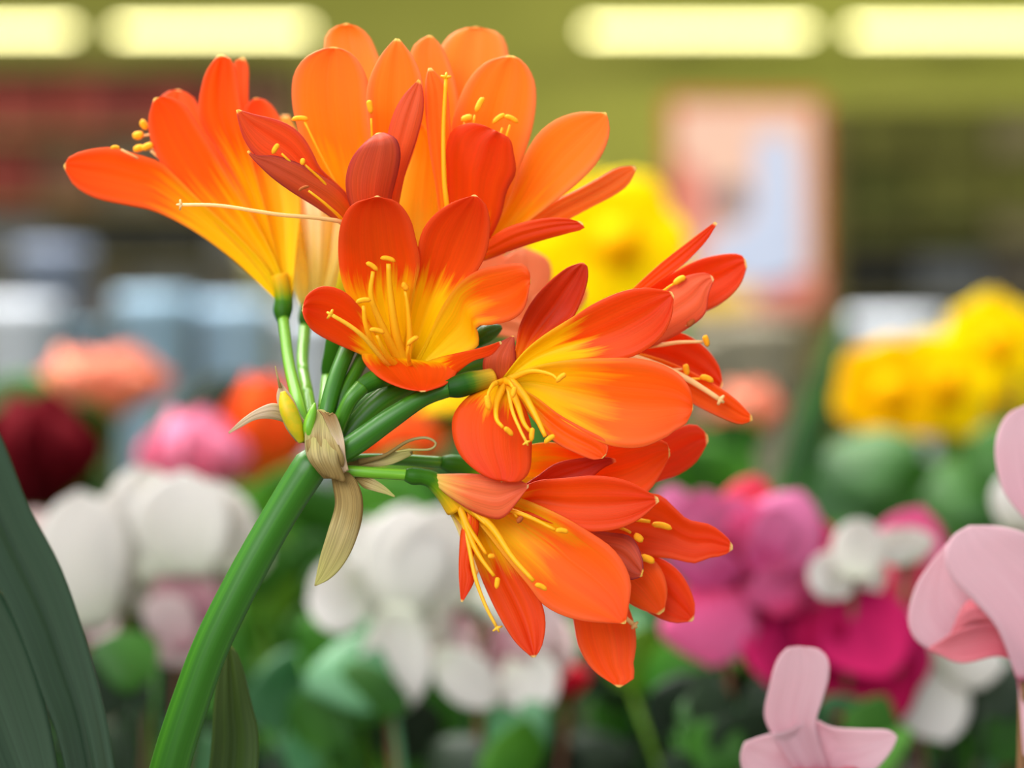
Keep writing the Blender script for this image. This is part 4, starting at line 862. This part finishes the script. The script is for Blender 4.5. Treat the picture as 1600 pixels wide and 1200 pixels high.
tub('light blue tub in the middle of the far bench at left', 240, 535, 120, 150, 3.15, 'tub_blue')
tub('pale blue tub just left of the upright pedicels', 365, 545, 125, 150, 3.2, 'tub_blue')
tub('cream yellow tub behind the left orange bloom', 425, 480, 80, 180, 3.45, 'tub_cream')
tub('white tub hidden partly by the pedicels', 480, 560, 90, 140, 3.25, 'tub_white')
tub('beige tub right of the far right orange bloom', 1190, 560, 120, 120, 3.25, 'tub_beige')
tub('pale tub under the poster', 1100, 570, 90, 110, 3.45, 'tub_beige')
tub('whitish tub behind the right hand yellow flowers', 1400, 545, 150, 110, 3.3, 'tub_white')

# --- poster on a stand
plain('poster_frame', (180, 96, 30), (170, 86, 26), rough=0.5)
plain('poster_paper', (214, 174, 150), (208, 164, 142), rough=0.6)
plain('poster_blue', (180, 188, 206), (170, 178, 198), rough=0.6)
plain('poster_rose', (200, 118, 100), (194, 108, 90), rough=0.6)
plain('poster_dark', (120, 104, 104), (104, 96, 96), rough=0.6)
plain('poster_gold', (232, 190, 70), (226, 180, 60), rough=0.6)
DP_ = 4.5; a0 = P(1040, 150, DP_); a1 = P(1288, 492, DP_)
po = thing('poster_stand', 'framed pinkish poster on a stand at upper right', 'poster', ((a0.x+a1.x)/2, DP_, 0))
bx('frame', a0.x, a1.x, DP_, DP_+.02, a1.z, a0.z, 'poster_frame', po, .004)
pan = bx('panel', a0.x+.02, a1.x-.02, DP_-.004, DP_+.002, a1.z+.02, a0.z-.02, 'poster_paper', po)
def ppoly(mat, pts, dz):
    bm = bmesh.new(); vs = [bm.verts.new(P(x, y, DP_)+Vector((0, -.006-dz*.001, 0))) for x, y in cr_spline(pts+[pts[0]], 40)[:-1]]
    f = bm.faces.new(vs); ex = bmesh.ops.extrude_face_region(bm, geom=[f])
    for v in ex['geom']:
        if isinstance(v, bmesh.types.BMVert): v.co.y += .0015
    bmesh.ops.recalc_face_normals(bm, faces=bm.faces)
    link('print', bm, [mat], pan, smooth=False)
ppoly('poster_rose', [(1052, 250), (1100, 270), (1105, 360), (1070, 420), (1052, 400)], 0)
ppoly('poster_blue', [(1180, 215), (1235, 215), (1250, 320), (1240, 440), (1120, 430), (1105, 380), (1170, 340)], 1)
ppoly('poster_dark', [(1115, 290), (1160, 285), (1165, 330), (1120, 340)], 2)
ppoly('poster_rose', [(1180, 450), (1270, 430), (1275, 475), (1190, 482)], 1)
ppoly('poster_gold', [(1070, 450), (1160, 450), (1165, 480), (1070, 482)], 1)
bx('pole', (a0.x+a1.x)/2-.012, (a0.x+a1.x)/2+.012, DP_+.02, DP_+.04, .02, a0.z-.05, 'bench_metal', po)
bx('foot', (a0.x+a1.x)/2-.16, (a0.x+a1.x)/2+.16, DP_-.12, DP_+.18, 0, .02, 'bench_metal', po, .004)

# --- store shelving at the back
for n_, c_, e_ in (('box_maroon', (124, 44, 30), (108, 36, 26)), ('box_brown', (110, 74, 50), (96, 64, 44)), ('box_taupe', (112, 104, 90), (98, 90, 78)), ('box_black', (34, 36, 26), (44, 44, 34)),
                   ('box_grey', (96, 100, 104), (120, 124, 126)), ('box_blue', (150, 176, 196), (130, 156, 180)), ('box_olive', (140, 140, 60), (124, 126, 52)), ('box_moss', (104, 110, 40), (90, 98, 36)),
                   ('box_sand', (170, 160, 110), (156, 146, 98)), ('shelf_paint', (120, 112, 60), (108, 100, 54))):
    plain(n_, c_, e_, rough=0.7, scale=6)
def shelf(label, xa, xb, d, rows, depth=.45):
    """rows: (py of the board above, py of the board below, [box materials])"""
    x0 = P(xa, 0, d).x; x1 = P(xb, 0, d).x; zt_ = P(0, rows[0][0], d).z
    t = thing('store_shelf', label, 'shelf', ((x0+x1)/2, d+depth/2, 0))
    bx('back_panel', x0, x1, d+depth, d+depth+.02, 0, zt_, 'shelf_paint', t)
    for x in (x0, x1-.03): bx('side_panel', x, x+.03, d, d+depth, 0, zt_, 'shelf_paint', t)
    goods = []
    for ya, yb, ms in rows:
        zb = P(0, yb, d).z; za = P(0, ya, d).z
        bx('shelf_board', x0+.03, x1-.03, d, d+depth, zb-.025, zb, 'shelf_paint', t)
        n = len(ms); wd = (x1-x0-.06)/n
        for k, m in enumerate(ms): goods.append((x0+.03+k*wd+.01, x0+.03+(k+1)*wd-.01, d+.03, d+depth-.05, zb+.001, zb+(za-zb-.03)*RB.uniform(.78, .95), m))
    bx('shelf_board', x0+.03, x1-.03, d, d+depth, zt_-.025, zt_, 'shelf_paint', t)
    bx('shelf_board', x0+.03, x1-.03, d, d+depth, .08, .105, 'shelf_paint', t)
    return goods
def carton(label, g, group=None):
    x0, x1, y0, y1, z0, z1, m = g
    t = thing('carton', label, 'box', ((x0+x1)/2, (y0+y1)/2, z0), group)
    bx('body', x0, x1, y0, y1, z0, z1-.012, m, t, .006)
    bx('lid', x0-.003, x1+.003, y0-.003, y1+.003, z1-.03, z1, m, t, .004)
g1 = shelf('tall store shelf at the back left below the lamps', -60, 470, 8.6, [(96, 205, ['box_maroon', 'box_maroon', 'box_maroon', 'box_brown']), (205, 320, ['box_maroon', 'box_brown', 'box_taupe', 'box_brown', 'box_taupe']), (320, 410, ['box_grey', 'box_black', 'box_black', 'box_grey']), (410, 540, ['box_grey', 'box_taupe', 'box_grey', 'box_taupe'])])
g2 = shelf('store shelf at the back right beside the poster', 1300, 1680, 9.4, [(165, 240, ['box_olive', 'box_olive', 'box_sand']), (240, 320, ['box_moss', 'box_olive', 'box_olive']), (320, 372, ['box_moss', 'box_moss', 'box_sand']), (372, 470, ['box_black', 'box_grey', 'box_taupe']), (470, 560, ['box_grey', 'box_sand', 'box_taupe'])])
g3 = shelf('low store shelf at the back behind the middle blooms', 480, 1290, 10.4, [(285, 375, ['box_black', 'box_moss', 'box_black', 'box_moss', 'box_black', 'box_moss']), (375, 470, ['box_moss', 'box_black', 'box_taupe', 'box_black', 'box_grey']), (470, 600, ['box_taupe', 'box_moss', 'box_sand'])])
def colour(m): return m.split('_')[1]
for nm, gs in (('back left shelf', g1), ('back right shelf', g2), ('low middle shelf', g3)):
    seen = {}
    for g in gs: seen[(round(g[4], 3), g[6])] = seen.get((round(g[4], 3), g[6]), 0)+1
    rows_ = sorted({round(g[4], 3) for g in gs}, reverse=True); nth = ['top', 'second', 'third', 'fourth', 'fifth']
    for rw in rows_:
        for m in {g[6] for g in gs if round(g[4], 3) == rw}:
            ss = [g for g in gs if round(g[4], 3) == rw and g[6] == m]
            for i, g in enumerate(ss):
                pos = '' if len(ss) == 1 else ('leftmost ' if i == 0 else 'rightmost ' if i == len(ss)-1 else 'middle ')
                carton('%s%s box on the %s level of the %s' % (pos, colour(m), nth[rows_.index(rw)], nm), g, 'boxes on the %s' % nm)

# --- fluorescent tubes
m, nt, out = base_nodes('tube_glow'); em = nt.nodes.new('ShaderNodeEmission'); em.inputs[0].default_value = (1.0, 0.92, 0.42, 1); em.inputs[1].default_value = 7.4
nt.links.new(em.outputs[0], out.inputs[0]); MATS['tube_glow'] = m
DT = 13.4
for i, (xa, xb, lab) in enumerate([(-300, 114, 'glowing tube lamp cut by the left edge'), (184, 482, 'glowing tube lamp second from the left, above the shelf'), (918, 1264, 'glowing tube lamp above the poster'), (1330, 1700, 'glowing tube lamp cut by the right edge')]):
    A = P(xa, 48, DT); Bq = P(xb, 48, DT)
    t = thing('tube_lamp', lab, 'lamp', ((A.x+Bq.x)/2, DT, A.z), 'fluorescent tubes along the back wall')
    bm = bmesh.new(); add_tube(bm, [A, (A+Bq)/2, Bq], [.016]*3, 12); link('tube', bm, ['tube_glow'], t)
    bx('housing', A.x-.03, Bq.x+.03, DT+.04, DT+.1, A.z-.03, A.z+.05, 'lamp_metal', t, .005)
    for x in (A.x-.02, Bq.x): bx('socket', x, x+.02, DT-.015, DT+.04, A.z-.025, A.z+.025, 'lamp_metal', t)
    bx('bracket', (A.x+Bq.x)/2-.02, (A.x+Bq.x)/2+.02, DT+.1, 14.0, A.z-.01, A.z+.03, 'lamp_metal', t)
